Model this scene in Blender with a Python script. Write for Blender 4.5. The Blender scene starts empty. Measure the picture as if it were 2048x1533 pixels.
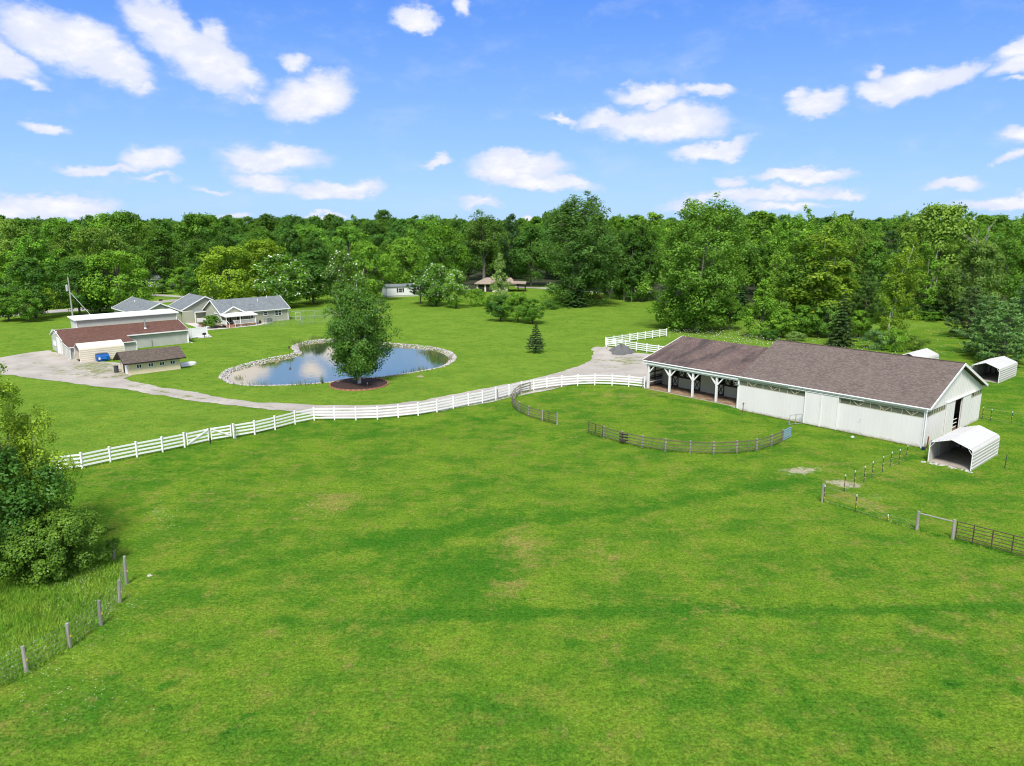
import bpy, math, random
import numpy as np
from mathutils import Vector, Matrix

random.seed(7)
RNG = np.random.default_rng(11)
SC = bpy.context.scene
COL = SC.collection

# ------------------------------------------------------------------ camera
CAM_H, FPX, HZ = 20.7, 1490.0, 446.0
PITCH = math.atan((766.5 - HZ) / FPX)
cam = bpy.data.objects.new('camera', bpy.data.cameras.new('camera'))
COL.objects.link(cam)
cam.location = (0, 0, CAM_H)
cam.rotation_euler = (math.radians(90) - PITCH, 0, 0)
cam.data.sensor_width = 36.0
cam.data.lens = FPX / 2048 * 36.0
cam.data.clip_start = 0.5
cam.data.clip_end = 12000
SC.camera = cam

# ------------------------------------------------------------------ light and sky
SUN_EL, SUN_AZ = math.radians(53), math.radians(187)      # azimuth clockwise from +Y
EXPOSURE = 0.90
SC.view_settings.view_transform = 'Standard'
SC.view_settings.look = 'None'
SC.view_settings.gamma = 1.0
SC.view_settings.use_curve_mapping = False
SC.view_settings.exposure = EXPOSURE
sun = bpy.data.objects.new('sun', bpy.data.lights.new('sun', 'SUN'))
COL.objects.link(sun)
sun.data.energy = 2.9
sun.data.angle = math.radians(16.0)
sun.data.color = (1.0, 0.965, 0.90)
sd = Vector((math.sin(SUN_AZ) * math.cos(SUN_EL), math.cos(SUN_AZ) * math.cos(SUN_EL), math.sin(SUN_EL)))
sun.rotation_euler = sd.to_track_quat('Z', 'Y').to_euler()
sun.location = sd * 200

world = bpy.data.worlds.new('World')
SC.world = world
world.use_nodes = True


class NT:
    """small helper round a node tree"""
    def __init__(self, tree):
        self.t = tree
        tree.nodes.clear()

    def n(self, kind, **kw):
        nd = self.t.nodes.new(kind)
        for k, v in kw.items():
            setattr(nd, k, v)
        return nd

    def put(self, sock, v):
        if hasattr(v, 'is_output'):
            self.t.links.new(v, sock)
        elif v is not None:
            if sock.type == 'RGBA' and len(v) == 3:
                v = (*v, 1.0)
            sock.default_value = v

    def math(self, op, a, b=None, c=None, clamp=False):
        nd = self.n('ShaderNodeMath', operation=op, use_clamp=clamp)
        for i, v in enumerate((a, b, c)):
            self.put(nd.inputs[i], v)
        return nd.outputs[0]

    def vmath(self, op, a, b=None, out=0):
        nd = self.n('ShaderNodeVectorMath', operation=op)
        self.put(nd.inputs[0], a)
        if b is not None:
            self.put(nd.inputs['Scale' if op == 'SCALE' else 1], b)
        return nd.outputs[out]

    def mix(self, f, a, b, blend='MIX'):
        nd = self.n('ShaderNodeMix', data_type='RGBA', blend_type=blend)
        self.put(nd.inputs[0], f)
        self.put(nd.inputs[6], a)
        self.put(nd.inputs[7], b)
        return nd.outputs[2]

    def ramp(self, f, lo, hi, a=0.0, b=1.0, smooth=True):
        nd = self.n('ShaderNodeMapRange', clamp=True)
        nd.interpolation_type = 'SMOOTHSTEP' if smooth else 'LINEAR'
        for i, v in enumerate((f, lo, hi, a, b)):
            self.put(nd.inputs[i], v)
        return nd.outputs[0]

    def noise(self, vec, scale, detail=3.0, rough=0.55, out=0, dist=0.0):
        nd = self.n('ShaderNodeTexNoise')
        self.put(nd.inputs['Vector'], vec)
        nd.inputs['Scale'].default_value = scale
        nd.inputs['Detail'].default_value = detail
        nd.inputs['Roughness'].default_value = rough
        nd.inputs['Distortion'].default_value = dist
        return nd.outputs[out]

    def map(self, vec, loc=(0, 0, 0), rot=(0, 0, 0), scale=(1, 1, 1), kind='POINT'):
        nd = self.n('ShaderNodeMapping', vector_type=kind)
        self.put(nd.inputs[0], vec)
        nd.inputs[1].default_value = loc
        nd.inputs[2].default_value = rot
        nd.inputs[3].default_value = scale
        return nd.outputs[0]


def build_sky():
    N = NT(world.node_tree)
    out = N.n('ShaderNodeOutputWorld')
    sky = N.n('ShaderNodeTexSky', sky_type='NISHITA')
    sky.sun_disc = False
    sky.sun_elevation = SUN_EL
    sky.sun_rotation = SUN_AZ
    sky.altitude = 0
    sky.air_density = 1.0
    sky.dust_density = 0.3
    sky.ozone_density = 2.2
    hs = N.n('ShaderNodeHueSaturation')
    hs.inputs['Hue'].default_value = 0.497
    hs.inputs['Saturation'].default_value = 1.02
    hs.inputs['Value'].default_value = 1.0
    N.put(hs.inputs['Color'], sky.outputs[0])
    tc = N.n('ShaderNodeTexCoord').outputs['Generated']
    sep = N.n('ShaderNodeSeparateXYZ')
    N.put(sep.inputs[0], tc)
    x, y, z = sep.outputs
    az = N.math('ARCTAN2', x, y)
    el = N.math('ARCSINE', z)
    comb = N.n('ShaderNodeCombineXYZ')
    N.put(comb.inputs[0], az)
    N.put(comb.inputs[1], el)
    p = comb.outputs[0]

    def ang(px, py):
        a = (px - 1024) / FPX
        b = (766.5 - py) / FPX
        d = Vector((a, math.cos(PITCH) + b * math.sin(PITCH), -math.sin(PITCH) + b * math.cos(PITCH))).normalized()
        return math.atan2(d.x, d.y), math.asin(d.z)
    # wind-torn edges: push the lookup about with two sizes of noise (flatter than they are wide)
    q = N.map(p, scale=(1.0, 1.7, 1.0))
    n1 = N.noise(q, 16.0, 5.0, 0.6, out=1)
    n2 = N.noise(q, 55.0, 4.0, 0.6, out=1)
    w1 = N.vmath('SCALE', N.vmath('SUBTRACT', n1, (0.5, 0.5, 0.5)), 0.046)
    w2 = N.vmath('SCALE', N.vmath('SUBTRACT', n2, (0.5, 0.5, 0.5)), 0.010)
    pw = N.vmath('ADD', N.vmath('ADD', p, w1), w2)
    blobs = [  # where the clouds stand: x, y, half width, half height, tilt, weight
        (118, 72, 118, 52, 12, 1), (205, 112, 105, 46, 28, 1), (255, 140, 60, 26, 20, .8),
        (325, 58, 84, 50, 35, 1), (415, 122, 104, 52, 26, 1), (480, 150, 62, 28, 15, .75), (432, 66, 34, 28, 0, .7),
        (622, 194, 98, 44, -10, 1), (592, 130, 36, 22, 10, .7), (500, 190, 44, 11, 5, .45),
        (22, 132, 66, 28, 8, .9), (2, 100, 26, 30, 0, .8), (78, 172, 28, 11, 0, .6), (92, 257, 42, 15, 4, .8),
        (288, 174, 36, 12, 4, .6), (302, 322, 66, 30, 5, .85), (215, 342, 110, 12, -3, .7), (320, 366, 60, 9, 0, .55),
        (548, 316, 122, 32, 0, 1), (520, 360, 84, 24, 8, .85), (672, 378, 108, 20, -2, .95), (728, 372, 50, 20, 0, .8),
        (110, 416, 118, 22, -3, 1), (20, 420, 80, 26, 0, .9), (420, 383, 50, 9, -3, .5),
        (835, 42, 54, 22, 3, .95), (922, 18, 28, 20, 20, .75), (820, 0, 50, 7, 0, .6),
        (874, 320, 40, 14, -22, .9), (1040, 328, 122, 32, 0, 1), (1090, 366, 130, 24, 4, .95), (1000, 346, 80, 20, 0, .9), (966, 406, 56, 13, 0, .6),
        (1300, 186, 90, 24, 0, 1), (1325, 246, 152, 44, 0, 1), (1230, 240, 80, 26, 0, .9), (1122, 240, 50, 12, 3, .7),
        (1420, 176, 58, 18, 4, .85), (1425, 300, 92, 20, -10, 1), (1628, 208, 64, 28, -5, 1), (1590, 192, 34, 12, -20, .7),
        (1830, 165, 84, 32, -5, 1), (1908, 150, 56, 28, -18, .95), (1760, 192, 56, 22, 10, .9), (1754, 148, 20, 18, 0, .7),
        (2045, 92, 56, 20, -18, .9), (2040, 130, 56, 24, -8, .9), (2035, 170, 30, 7, 0, .6), (2045, 262, 44, 24, 10, .8), (2030, 312, 36, 12, 0, .8),
        (1605, 350, 112, 18, 0, 1), (1700, 384, 38, 13, 0, .9), (1455, 366, 36, 16, 0, .8), (1530, 390, 200, 18, -4, .8), (1400, 404, 120, 12, -8, .65), (1570, 412, 120, 12, 0, .7),
        (1908, 366, 62, 14, -5, .75), (2010, 406, 100, 15, -4, .85), (640, 436, 60, 9, 0, .9), (1060, 444, 60, 10, 0, .9), (470, 432, 40, 8, 0, .8),
    ]
    dens = None
    low = None
    for bx, by, rx, ry, rot, wt in blobs:
        a, e = ang(bx, by)
        m = N.map(pw, loc=(a, e, 0), rot=(0, 0, -math.radians(rot)), scale=(1.09 * rx / FPX, 1.12 * ry / FPX, 1), kind='TEXTURE')
        g = N.n('ShaderNodeTexGradient', gradient_type='SPHERICAL')
        N.put(g.inputs[0], m)
        v = g.outputs['Fac']
        if wt != 1:
            v = N.math('MULTIPLY', v, wt)
        if dens is None:
            dens = v
        else:
            dens = N.math('SMOOTH_MAX', dens, v, 0.12)
    # denser clouds added over the unseen sky, neutralising the ambient light
    zz = N.math('ADD', N.math('MAXIMUM', z, 0.0), 0.12)
    cz = N.n('ShaderNodeCombineXYZ')
    for i in range(3):
        N.put(cz.inputs[i], zz)
    cd = N.vmath('DIVIDE', tc, cz.outputs[0])
    f = N.noise(N.map(cd, scale=(1, 1, 0)), 1.1, 6.0, 0.55)
    gen = N.ramp(f, 0.36, 0.54)
    front = N.math('MULTIPLY', N.ramp(y, 0.45, 0.62), N.ramp(el, 0.34, 0.28))
    gen = N.math('MULTIPLY', gen, N.math('SUBTRACT', 1.0, front))
    gen = N.math('MULTIPLY', gen, N.ramp(z, 0.0, 0.12))
    fine = N.noise(q, 30.0, 6.0, 0.62)
    broad = N.noise(N.map(p, loc=(3, 1, 0), scale=(1.0, 2.2, 1.0)), 11.0, 4.0, 0.55)
    d = N.math('ADD', dens, N.math('MULTIPLY', N.math('SUBTRACT', fine, 0.5), 0.34))
    d = N.math('ADD', d, N.math('MULTIPLY', N.math('SUBTRACT', broad, 0.5), 0.34))
    cover = N.ramp(d, 0.08, 0.52)
    cover = N.math('MAXIMUM', cover, gen)
    veil = N.math('MULTIPLY', N.ramp(broad, 0.50, 0.75), N.ramp(dens, 0.0, 0.2, 0.05, 0.3))
    cover = N.math('MAXIMUM', cover, veil)
    core = N.ramp(d, 0.2, 0.75)
    billow = N.ramp(N.noise(N.map(p, loc=(0.3, 0.012, 0), scale=(1, 2.0, 1)), 24.0, 5.0, 0.6), 0.30, 0.62)
    ccol = N.mix(core, (4.5, 5.0, 6.3), (6.3, 6.3, 6.5))
    ccol = N.mix(N.math('MULTIPLY', billow, 0.75), ccol, (4.75, 5.05, 6.1))
    skyc = hs.outputs[0]
    # deep clear blue overhead, paling through the moist air towards the horizon
    grad = N.mix(N.ramp(el, 0.02, 0.27, 0, 1, False), (2.25, 4.05, 6.5), (0.60, 1.92, 6.2))
    skyc = N.mix(0.86, skyc, grad)
    col = N.mix(N.math('MULTIPLY', cover, 0.97), skyc, ccol)
    bg = N.n('ShaderNodeBackground')
    N.put(bg.inputs[0], col)
    bg.inputs[1].default_value = 0.086
    N.t.links.new(bg.outputs[0], out.inputs[0])


build_sky()
try:
    world.cycles.sampling_method = 'MANUAL'
    world.cycles.sample_map_resolution = 512
except Exception:
    pass

# render settings the scored run keeps
SC.render.engine = 'CYCLES'
SC.cycles.use_denoising = True
SC.cycles.max_bounces = 5
SC.cycles.diffuse_bounces = 4
SC.cycles.glossy_bounces = 2
SC.cycles.transmission_bounces = 3
SC.cycles.transparent_max_bounces = 4
SC.cycles.caustics_reflective = False
SC.cycles.caustics_refractive = False
SC.cycles.filter_width = 1.1


# ------------------------------------------------------------------ helpers
def at(px, py, z=0.0):
    """the point of the place that the photograph shows at pixel (px, py), on the level z"""
    a = (px - 1024) / FPX
    b = (766.5 - py) / FPX
    dx, dy, dz = a, math.cos(PITCH) + b * math.sin(PITCH), -math.sin(PITCH) + b * math.cos(PITCH)
    t = (z - CAM_H) / dz
    return Vector((dx * t, dy * t, z))


def height_at(P, py):
    b = (766.5 - py) / FPX
    return CAM_H + P[1] * (-math.sin(PITCH) + b * math.cos(PITCH)) / (math.cos(PITCH) + b * math.sin(PITCH))


def frame(deg, o):
    c, s = math.cos(math.radians(deg)), math.sin(math.radians(deg))
    return lambda x, y, z=0.0: Vector((o[0] + c * x - s * y, o[1] + s * x + c * y, z))


BARN_ANG, BARN_O = 41.5, (38.44, 67.1)
barn_pt = frame(BARN_ANG, BARN_O)


def sstep(t):
    t = np.clip(t, 0, 1)
    return t * t * (3 - 2 * t)


def barn_local(x, y):
    c, s = math.cos(math.radians(BARN_ANG)), math.sin(math.radians(BARN_ANG))
    dx, dy = x - BARN_O[0], y - BARN_O[1]
    return c * dx + s * dy, -s * dx + c * dy


def poly_sd(x, y, poly):
    """signed distance to a closed polygon, inside negative (arrays)"""
    x = np.asarray(x, float)
    y = np.asarray(y, float)
    d = np.full(x.shape, 1e9)
    ins = np.zeros(x.shape, bool)
    n = len(poly)
    for i in range(n):
        ax, ay = poly[i][0], poly[i][1]
        bx, by = poly[(i + 1) % n][0], poly[(i + 1) % n][1]
        ex, ey = bx - ax, by - ay
        t = np.clip(((x - ax) * ex + (y - ay) * ey) / max(ex * ex + ey * ey, 1e-9), 0, 1)
        d = np.minimum(d, np.hypot(x - ax - t * ex, y - ay - t * ey))
        c = (ay > y) != (by > y)
        with np.errstate(divide='ignore', invalid='ignore'):
            xi = (bx - ax) * (y - ay) / (by - ay if by != ay else 1e-9) + ax
        ins ^= c & (x < xi)
    return np.where(ins, -d, d)


def line_d(x, y, pts):
    d = np.full(np.asarray(x).shape, 1e9)
    for (ax, ay, *_), (bx, by, *_) in zip(pts[:-1], pts[1:]):
        ex, ey = bx - ax, by - ay
        t = np.clip(((x - ax) * ex + (y - ay) * ey) / max(ex * ex + ey * ey, 1e-9), 0, 1)
        d = np.minimum(d, np.hypot(x - ax - t * ex, y - ay - t * ey))
    return d


_LAT = RNG.random((256, 256))


def vnoise(x, y, s, seed=0):
    x = np.asarray(x) / s + seed * 17.3
    y = np.asarray(y) / s + seed * 9.1
    xi, yi = np.floor(x).astype(int), np.floor(y).astype(int)
    fx, fy = sstep(x - xi), sstep(y - yi)
    L = lambda a, b: _LAT[a % 256, b % 256]
    return (L(xi, yi) * (1 - fx) + L(xi + 1, yi) * fx) * (1 - fy) + (L(xi, yi + 1) * (1 - fx) + L(xi + 1, yi + 1) * fx) * fy


def fbm(x, y, s, seed=0, o=4):
    v, a, t = 0, 1.0, 0
    for i in range(o):
        v = v + a * vnoise(x, y, s / 2 ** i, seed + i * 3)
        t += a
        a *= 0.55
    return v / t


def smooth_poly(pts, it=2):
    for _ in range(it):
        o = []
        for i in range(len(pts)):
            a, b = pts[i], pts[(i + 1) % len(pts)]
            o += [a * 0.75 + b * 0.25, a * 0.25 + b * 0.75]
        pts = o
    return pts


POND = smooth_poly([at(400 + x / 3.83, 400 + y / 3.83) for x, y in (
    (145, 1352), (200, 1300), (330, 1262), (480, 1222), (600, 1200), (692, 1184), (735, 1166), (712, 1146), (700, 1122), (760, 1098), (860, 1076),
    (960, 1066), (1120, 1070), (1300, 1084), (1470, 1100), (1600, 1108), (1750, 1122), (1870, 1145), (1945, 1178), (1965, 1212), (1930, 1250), (1860, 1282), (1720, 1310),
    (1500, 1345), (1250, 1376), (1000, 1400), (750, 1418), (500, 1426), (350, 1424), (250, 1412), (175, 1388))])
WATER_Z = -0.30


def terrain(x, y):
    """height of the ground"""
    x = np.asarray(x, float)
    y = np.asarray(y, float)
    X, Y = barn_local(x, y)
    h = 0.40 * sstep((Y - 18.6) / 2.0) * sstep((X + 8.5) / 8.0) * sstep((50 - Y) / 13.0) * sstep((30 - X) / 10)
    near = (x > -45) & (x < 5) & (y > 88) & (y < 140)
    if near.any():
        sdv = np.full(x.shape, 9.0)
        sdv[near] = poly_sd(x[near], y[near], POND)
        h = h - 0.62 * sstep(-sdv / 1.9) - 0.9 * sstep((-sdv - 1.7) / 4.0)
    return h


def tz(x, y):
    return float(terrain(np.array([x]), np.array([y]))[0])


def on(px, py):
    """like at(), but on the terrain"""
    z = 0.0
    for _ in range(6):
        P = at(px, py, z)
        z = tz(P.x, P.y)
    P.z = z
    return P


class MB:
    """collects boxes, beams, tubes and faces, then links them as ONE mesh object"""
    def __init__(self):
        self.v, self.f = [], []

    def add(self, vs, fs):
        b = len(self.v)
        self.v += [tuple(q) for q in vs]
        self.f += [tuple(i + b for i in f) for f in fs]
        return self

    def box(self, x0, x1, y0, y1, z0, z1):
        vs = [(x, y, z) for z in (z0, z1) for y in (y0, y1) for x in (x0, x1)]
        return self.add(vs, [(0, 2, 3, 1), (4, 5, 7, 6), (0, 1, 5, 4), (2, 6, 7, 3), (0, 4, 6, 2), (1, 3, 7, 5)])

    def beam(self, p, q, w, h, up=(0, 0, 1)):
        p, q, up = Vector(p), Vector(q), Vector(up)
        d = (q - p).normalized()
        if abs(d.dot(up)) > 0.98:
            up = Vector((0, 1, 0))
        s = d.cross(up).normalized() * (w / 2)
        u = s.cross(d).normalized() * (h / 2)
        vs = [c + a * s + b * u for c in (p, q) for b in (-1, 1) for a in (-1, 1)]
        return self.add(vs, [(0, 2, 3, 1), (4, 5, 7, 6), (0, 1, 5, 4), (2, 6, 7, 3), (0, 4, 6, 2), (1, 3, 7, 5)])

    def tube(self, pts, rad, n=6, cap=True):
        pts = [Vector(q) for q in pts]
        if not hasattr(rad, '__len__'):
            rad = [rad] * len(pts)
        rings = []
        for i, q in enumerate(pts):
            d = (pts[min(i + 1, len(pts) - 1)] - pts[max(i - 1, 0)])
            d = d.normalized() if d.length > 1e-9 else Vector((0, 0, 1))
            a = d.orthogonal().normalized()
            if abs(d.z) < 0.9:
                a = d.cross(Vector((0, 0, 1))).normalized()
            b = d.cross(a)
            rings.append([q + (a * math.cos(t) + b * math.sin(t)) * rad[i] for t in [2 * math.pi * k / n for k in range(n)]])
        vs = [v for r in rings for v in r]
        fs = [(i * n + k, i * n + (k + 1) % n, (i + 1) * n + (k + 1) % n, (i + 1) * n + k) for i in range(len(pts) - 1) for k in range(n)]
        if cap:
            fs += [tuple(range(n - 1, -1, -1)), tuple((len(pts) - 1) * n + k for k in range(n))]
        return self.add(vs, fs)

    def face(self, *pts):
        return self.add(pts, [tuple(range(len(pts)))])

    def prism(self, pts, off):
        """closed outline pts pushed along off"""
        n = len(pts)
        off = Vector(off)
        vs = [Vector(q) for q in pts] + [Vector(q) + off for q in pts]
        fs = [tuple(range(n - 1, -1, -1)), tuple(range(n, 2 * n))] + [(i, (i + 1) % n, n + (i + 1) % n, n + i) for i in range(n)]
        return self.add(vs, fs)

    def mesh(self, name):
        me = bpy.data.meshes.new(name)
        me.from_pydata(self.v, [], self.f)
        me.update()
        return me

    def build(self, name, m, parent=None, loc=None, smooth=False, fix=True):
        me = self.mesh(name)
        if fix:
            import bmesh
            bm = bmesh.new()
            bm.from_mesh(me)
            bmesh.ops.recalc_face_normals(bm, faces=bm.faces)
            bm.to_mesh(me)
            bm.free()
        if smooth:
            me.polygons.foreach_set('use_smooth', [True] * len(me.polygons))
        return link(name, me, m, parent, loc)


def link(name, me, m=None, parent=None, loc=None):
    o = bpy.data.objects.new(name, me)
    COL.objects.link(o)
    if m is not None and me is not None:
        me.materials.append(m)
    if parent is not None:
        o.parent = parent
    if loc is not None:
        o.location = loc
    return o


def copy_part(src, parent, loc=None, rot=None, scale=None, name=None):
    o = src.copy()
    if name:
        o.name = name
    COL.objects.link(o)
    o.parent = parent
    if loc is not None:
        o.location = loc
    if rot is not None:
        o.rotation_euler = rot
    if scale is not None:
        o.scale = scale
    return o


def tag(o, label=None, cat=None, group=None, kind=None):
    if label: o['label'] = label
    if cat: o['category'] = cat
    if group: o['group'] = group
    if kind: o['kind'] = kind
    return o


def thing(name, label, cat, loc=(0, 0, 0), rz=0.0, group=None):
    o = bpy.data.objects.new(name, None)
    COL.objects.link(o)
    o.location = loc
    o.rotation_euler = (0, 0, rz)
    o.empty_display_size = 0.2
    return tag(o, label, cat, group)


def copy_tree(o, parent=None):
    c = o.copy()
    COL.objects.link(c)
    if parent is not None:
        c.parent = parent
    for ch in list(o.children):
        copy_tree(ch, c)
    return c


# unit box mesh shared by posts, rails and boards (x 0..1, y and z centred)
def unit_box(name, m):
    return MB().box(0, 1, -0.5, 0.5, -0.5, 0.5).mesh(name) if m is None else _ub(name, m)


def _ub(name, m):
    me = MB().box(0, 1, -0.5, 0.5, -0.5, 0.5).mesh(name)
    me.materials.append(m)
    return me


def stick(name, me, parent, p, q, w, h, kind=None):
    """a piece of the shared unit box laid from p to q (parent space)"""
    p, q = Vector(p), Vector(q)
    d = q - p
    o = bpy.data.objects.new(name, me)
    COL.objects.link(o)
    o.parent = parent
    X = d.normalized()
    up = Vector((0, 0, 1))
    if abs(X.z) > 0.98:
        up = Vector((0, 1, 0))
    Y = up.cross(X).normalized()
    Z = X.cross(Y)
    M = Matrix((X, Y, Z)).transposed().to_4x4()
    M.translation = p
    o.matrix_local = M @ Matrix.Diagonal((d.length, w, h, 1))
    return o


# ------------------------------------------------------------------ materials
def mat(name):
    m = bpy.data.materials.new(name)
    m.use_nodes = True
    return m, NT(m.node_tree)


def finish(N, col, rough=0.7, bump=None, spec=0.3, metallic=0.0, bump_d=0.02, bump_s=1.0):
    out = N.n('ShaderNodeOutputMaterial')
    b = N.n('ShaderNodeBsdfPrincipled')
    N.put(b.inputs['Base Color'], col)
    N.put(b.inputs['Roughness'], rough)
    b.inputs['Specular IOR Level'].default_value = spec
    b.inputs['Metallic'].default_value = metallic
    if bump is not None:
        bn = N.n('ShaderNodeBump')
        bn.inputs['Distance'].default_value = bump_d
        bn.inputs['Strength'].default_value = bump_s
        N.put(bn.inputs['Height'], bump)
        N.t.links.new(bn.outputs[0], b.inputs['Normal'])
    N.t.links.new(b.outputs[0], out.inputs[0])
    return b


def worn(name, col, var=0.12, scale=1.5, rough=0.6, dirt=None, dirt_amt=0.25, spec=0.3, metallic=0.0, stretch=(1, 1, 1), bump=0.0, splash=None):
    m, N = mat(name)
    geo = N.n('ShaderNodeTexCoord').outputs['Object']
    p = N.map(geo, scale=stretch)
    n = N.noise(p, scale, 5, 0.6)
    c0 = tuple(c * (1 - var) for c in col)
    c1 = tuple(min(1, c * (1 + var)) for c in col)
    c = N.mix(N.ramp(n, 0.3, 0.7), c0, c1)
    if dirt:
        n2 = N.noise(p, scale * 0.45, 6, 0.7)
        c = N.mix(N.math('MULTIPLY', N.ramp(n2, 0.48, 0.8), dirt_amt), c, dirt)
    if splash:                                           # mud thrown up along the foot of the wall
        sep = N.n('ShaderNodeSeparateXYZ')
        N.put(sep.inputs[0], geo)
        s = N.noise(geo, 1.7, 5, 0.7)
        k = N.math('ADD', N.ramp(sep.outputs[2], 0.55, 0.0, 0, 1, False), N.math('MULTIPLY', N.math('SUBTRACT', s, 0.62), 1.4))
        c = N.mix(N.ramp(k, 0.15, 0.9, 0, 0.75), c, splash)
    finish(N, c, rough, N.noise(p, scale * 12, 3) if bump else None, spec, metallic, bump)
    return m


def shingle(name, col, stain=None, stain_amt=0.5, course=0.14):
    """asphalt shingles: mottled tabs in courses (object coordinates run along the roof)"""
    m, N = mat(name)
    uv = N.n('ShaderNodeUVMap').outputs[0]
    br = N.n('ShaderNodeTexBrick')
    N.put(br.inputs['Vector'], uv)
    br.inputs['Scale'].default_value = 1.0
    br.inputs['Brick Width'].default_value = 0.26
    br.inputs['Row Height'].default_value = course
    br.inputs['Mortar Size'].default_value = 0.012
    br.inputs['Mortar'].default_value = (*[c * 0.5 for c in col], 1)
    br.inputs['Color1'].default_value = (*[c * 0.62 for c in col], 1)
    br.inputs['Color2'].default_value = (*[min(1, c * 1.36) for c in col], 1)
    br.inputs['Bias'].default_value = 0.0
    big = N.noise(uv, 0.35, 4, 0.6)
    c = N.mix(N.ramp(big, 0.3, 0.7, 0.0, 0.4), br.outputs[0], tuple(c * 1.15 for c in col))
    gr = N.noise(uv, 7.0, 3, 0.7)
    c = N.mix(N.ramp(gr, 0.35, 0.68, 0.0, 0.5), c, tuple(c * 0.55 for c in col))
    if stain:
        st = N.noise(N.map(uv, scale=(0.5, 0.16, 1)), 1.0, 5, 0.65)
        c = N.mix(N.math('MULTIPLY', N.ramp(st, 0.42, 0.66), stain_amt), c, stain)
    finish(N, c, 0.9, br.outputs[1], 0.15, bump_d=0.01)
    return m
# ------------------------------------------------------------------ ground
def mown_area(x, y):
    """1 on the mown lawn beyond the long white fence, 0 in the paddock"""
    F = [on(*q) for q in ((-60, 983), (165, 938), (370, 895), (628, 841), (755, 839), (874, 825), (991, 800), (1067, 781), (1123, 774), (1289, 777))]
    fy = np.interp(x, [q.x for q in F], [q.y for q in F])
    m = sstep((y - fy) / 1.5 + .5)
    X, Y = barn_local(x, y)
    return np.where(x > F[-1].x, sstep((Y - 30) / 4) * sstep((y - 88) / 6), m)


RANK = [at(-120, 1120), at(130, 1120), at(215, 1100), at(250, 1165), at(200, 1250), at(140, 1300), at(50, 1355), at(-120, 1440)]


def strokes(x, y):
    """lush, dry, bare and rank-growth amounts of the turf at world points"""
    lush = np.zeros(x.shape)
    dry = np.zeros(x.shape)
    bare = np.zeros(x.shape)
    wx = x + 2.2 * (fbm(x, y, 6, 5) - .5)
    wy = y + 2.2 * (fbm(x, y, 6, 8) - .5)
    # lush darker bands where the old fence lines and ditches ran
    for pts, w, a in (
        ([(820, 1238), (1050, 1235), (1250, 1228), (1520, 1225), (1800, 1215), (2100, 1205)], .68, 1.0),
        ([(560, 1245), (820, 1238)], .8, .5),
        ([(320, 1150), (560, 1120), (760, 1075), (960, 1045), (1200, 1022), (1480, 985), (1620, 965)], 1.5, .75),
        ([(620, 1040), (800, 1000), (1010, 955)], 1.3, .35),
        ([(560, 1180), (760, 1150), (950, 1130)], 2.0, .28),
        ([(700, 880), (900, 850), (1010, 830)], 1.6, .5),
        ([(1040, 850), (1120, 880), (1240, 910), (1400, 925), (1560, 912)], .8, .5),
        ([(1350, 800), (1470, 826), (1600, 870)], 1.5, .55),
        ([(1300, 790), (1420, 812), (1470, 830)], .8, .9),
        ([(240, 1040), (330, 1010), (450, 975)], 1.0, .3),
        ([(1640, 960), (1720, 935), (1830, 915)], .7, .5),
        ([(1650, 1003), (1720, 1022), (1830, 1055), (1900, 1080), (2040, 1115)], .35, .8),
    ):
        L = [on(*p) for p in pts]
        lush = np.maximum(lush, a * np.exp(-(line_d(wx, wy, L) / w) ** 2))
    for px, py, r, a in ((1040, 1085, 2.6, .8), (1200, 1110, 3.0, .55), (1000, 1180, 1.4, .6), (650, 1010, 2.5, .5), (1560, 1000, 3.0, .4), (1700, 1000, 2.2, .7), (1760, 1010, 1.6, .55),
                         (1250, 800, 2.2, .55), (1400, 840, 2.5, .45), (1300, 785, 1.5, .7), (1500, 860, 2.5, .3), (1130, 875, 1.4, .5), (1000, 1460, 2.2, .4), (300, 1165, .9, .6), (480, 905, 1.6, .4),
                         (1200, 1400, 2.5, .3), (700, 1360, 2.2, .35), (360, 1370, 2.0, .35), (1500, 1180, 2.6, .35), (860, 905, 2.0, .3), (600, 960, 2.0, .35), (1950, 1000, 3.0, .35)):
        P = on(px, py)
        dry = np.maximum(dry, a * np.exp(-(((wx - P.x) ** 2 + ((wy - P.y) * .55) ** 2) / r ** 2)))
    for px, py, rx, ry, a in ((1610, 946, 1.9, 1.0, 1.0), (1690, 968, 1.35, .8, 1.0), (298, 1198, .45, .3, .9), (1015, 1190, .5, .4, .6), (1255, 790, 1.6, .8, .35), (1745, 990, 1.8, 1.2, .45), (1260, 775, 2.4, .7, .5), (1575, 865, 2.0, .6, .3),
                              (1910, 938, 1.5, .35, .6), (890, 617, 6.0, 1.6, .55), (1225, 633, 1.4, .7, .3)):
        P = on(px, py)
        bare = np.maximum(bare, a * np.exp(-(((wx - P.x) / rx) ** 2 + ((wy - P.y) / ry) ** 2)))
    k = fbm(x, y, 14, 21)
    lush = np.clip(lush + .55 * sstep((k - .5) / .22), 0, 1)
    # small dung-fed tufts scattered in the paddock
    rr = np.random.default_rng(4)
    for _ in range(70):
        P = at(rr.uniform(200, 2048), 640 + 893 * rr.random() ** .6)
        if P.y > 90: continue
        r = rr.uniform(.2, .42)
        lush = np.maximum(lush, rr.uniform(.9, 1.5) * np.exp(-((wx - P.x) ** 2 + (wy - P.y) ** 2) / r ** 2))
    dry = np.clip(dry + .45 * sstep((fbm(x, y, 7, 33) - .52) / .2), 0, 1)
    far = mown_area(x, y)                           # the lawn beyond the paddock is mown and even
    dry *= 1 - .75 * far
    lush *= 1 - .45 * far
    rank = sstep(.5 - poly_sd(x, y, RANK) / .8)          # never grazed: fresh and tall
    far = np.maximum(far, .75 * rank)
    dry *= 1 - rank
    return lush, dry, bare, far


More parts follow.
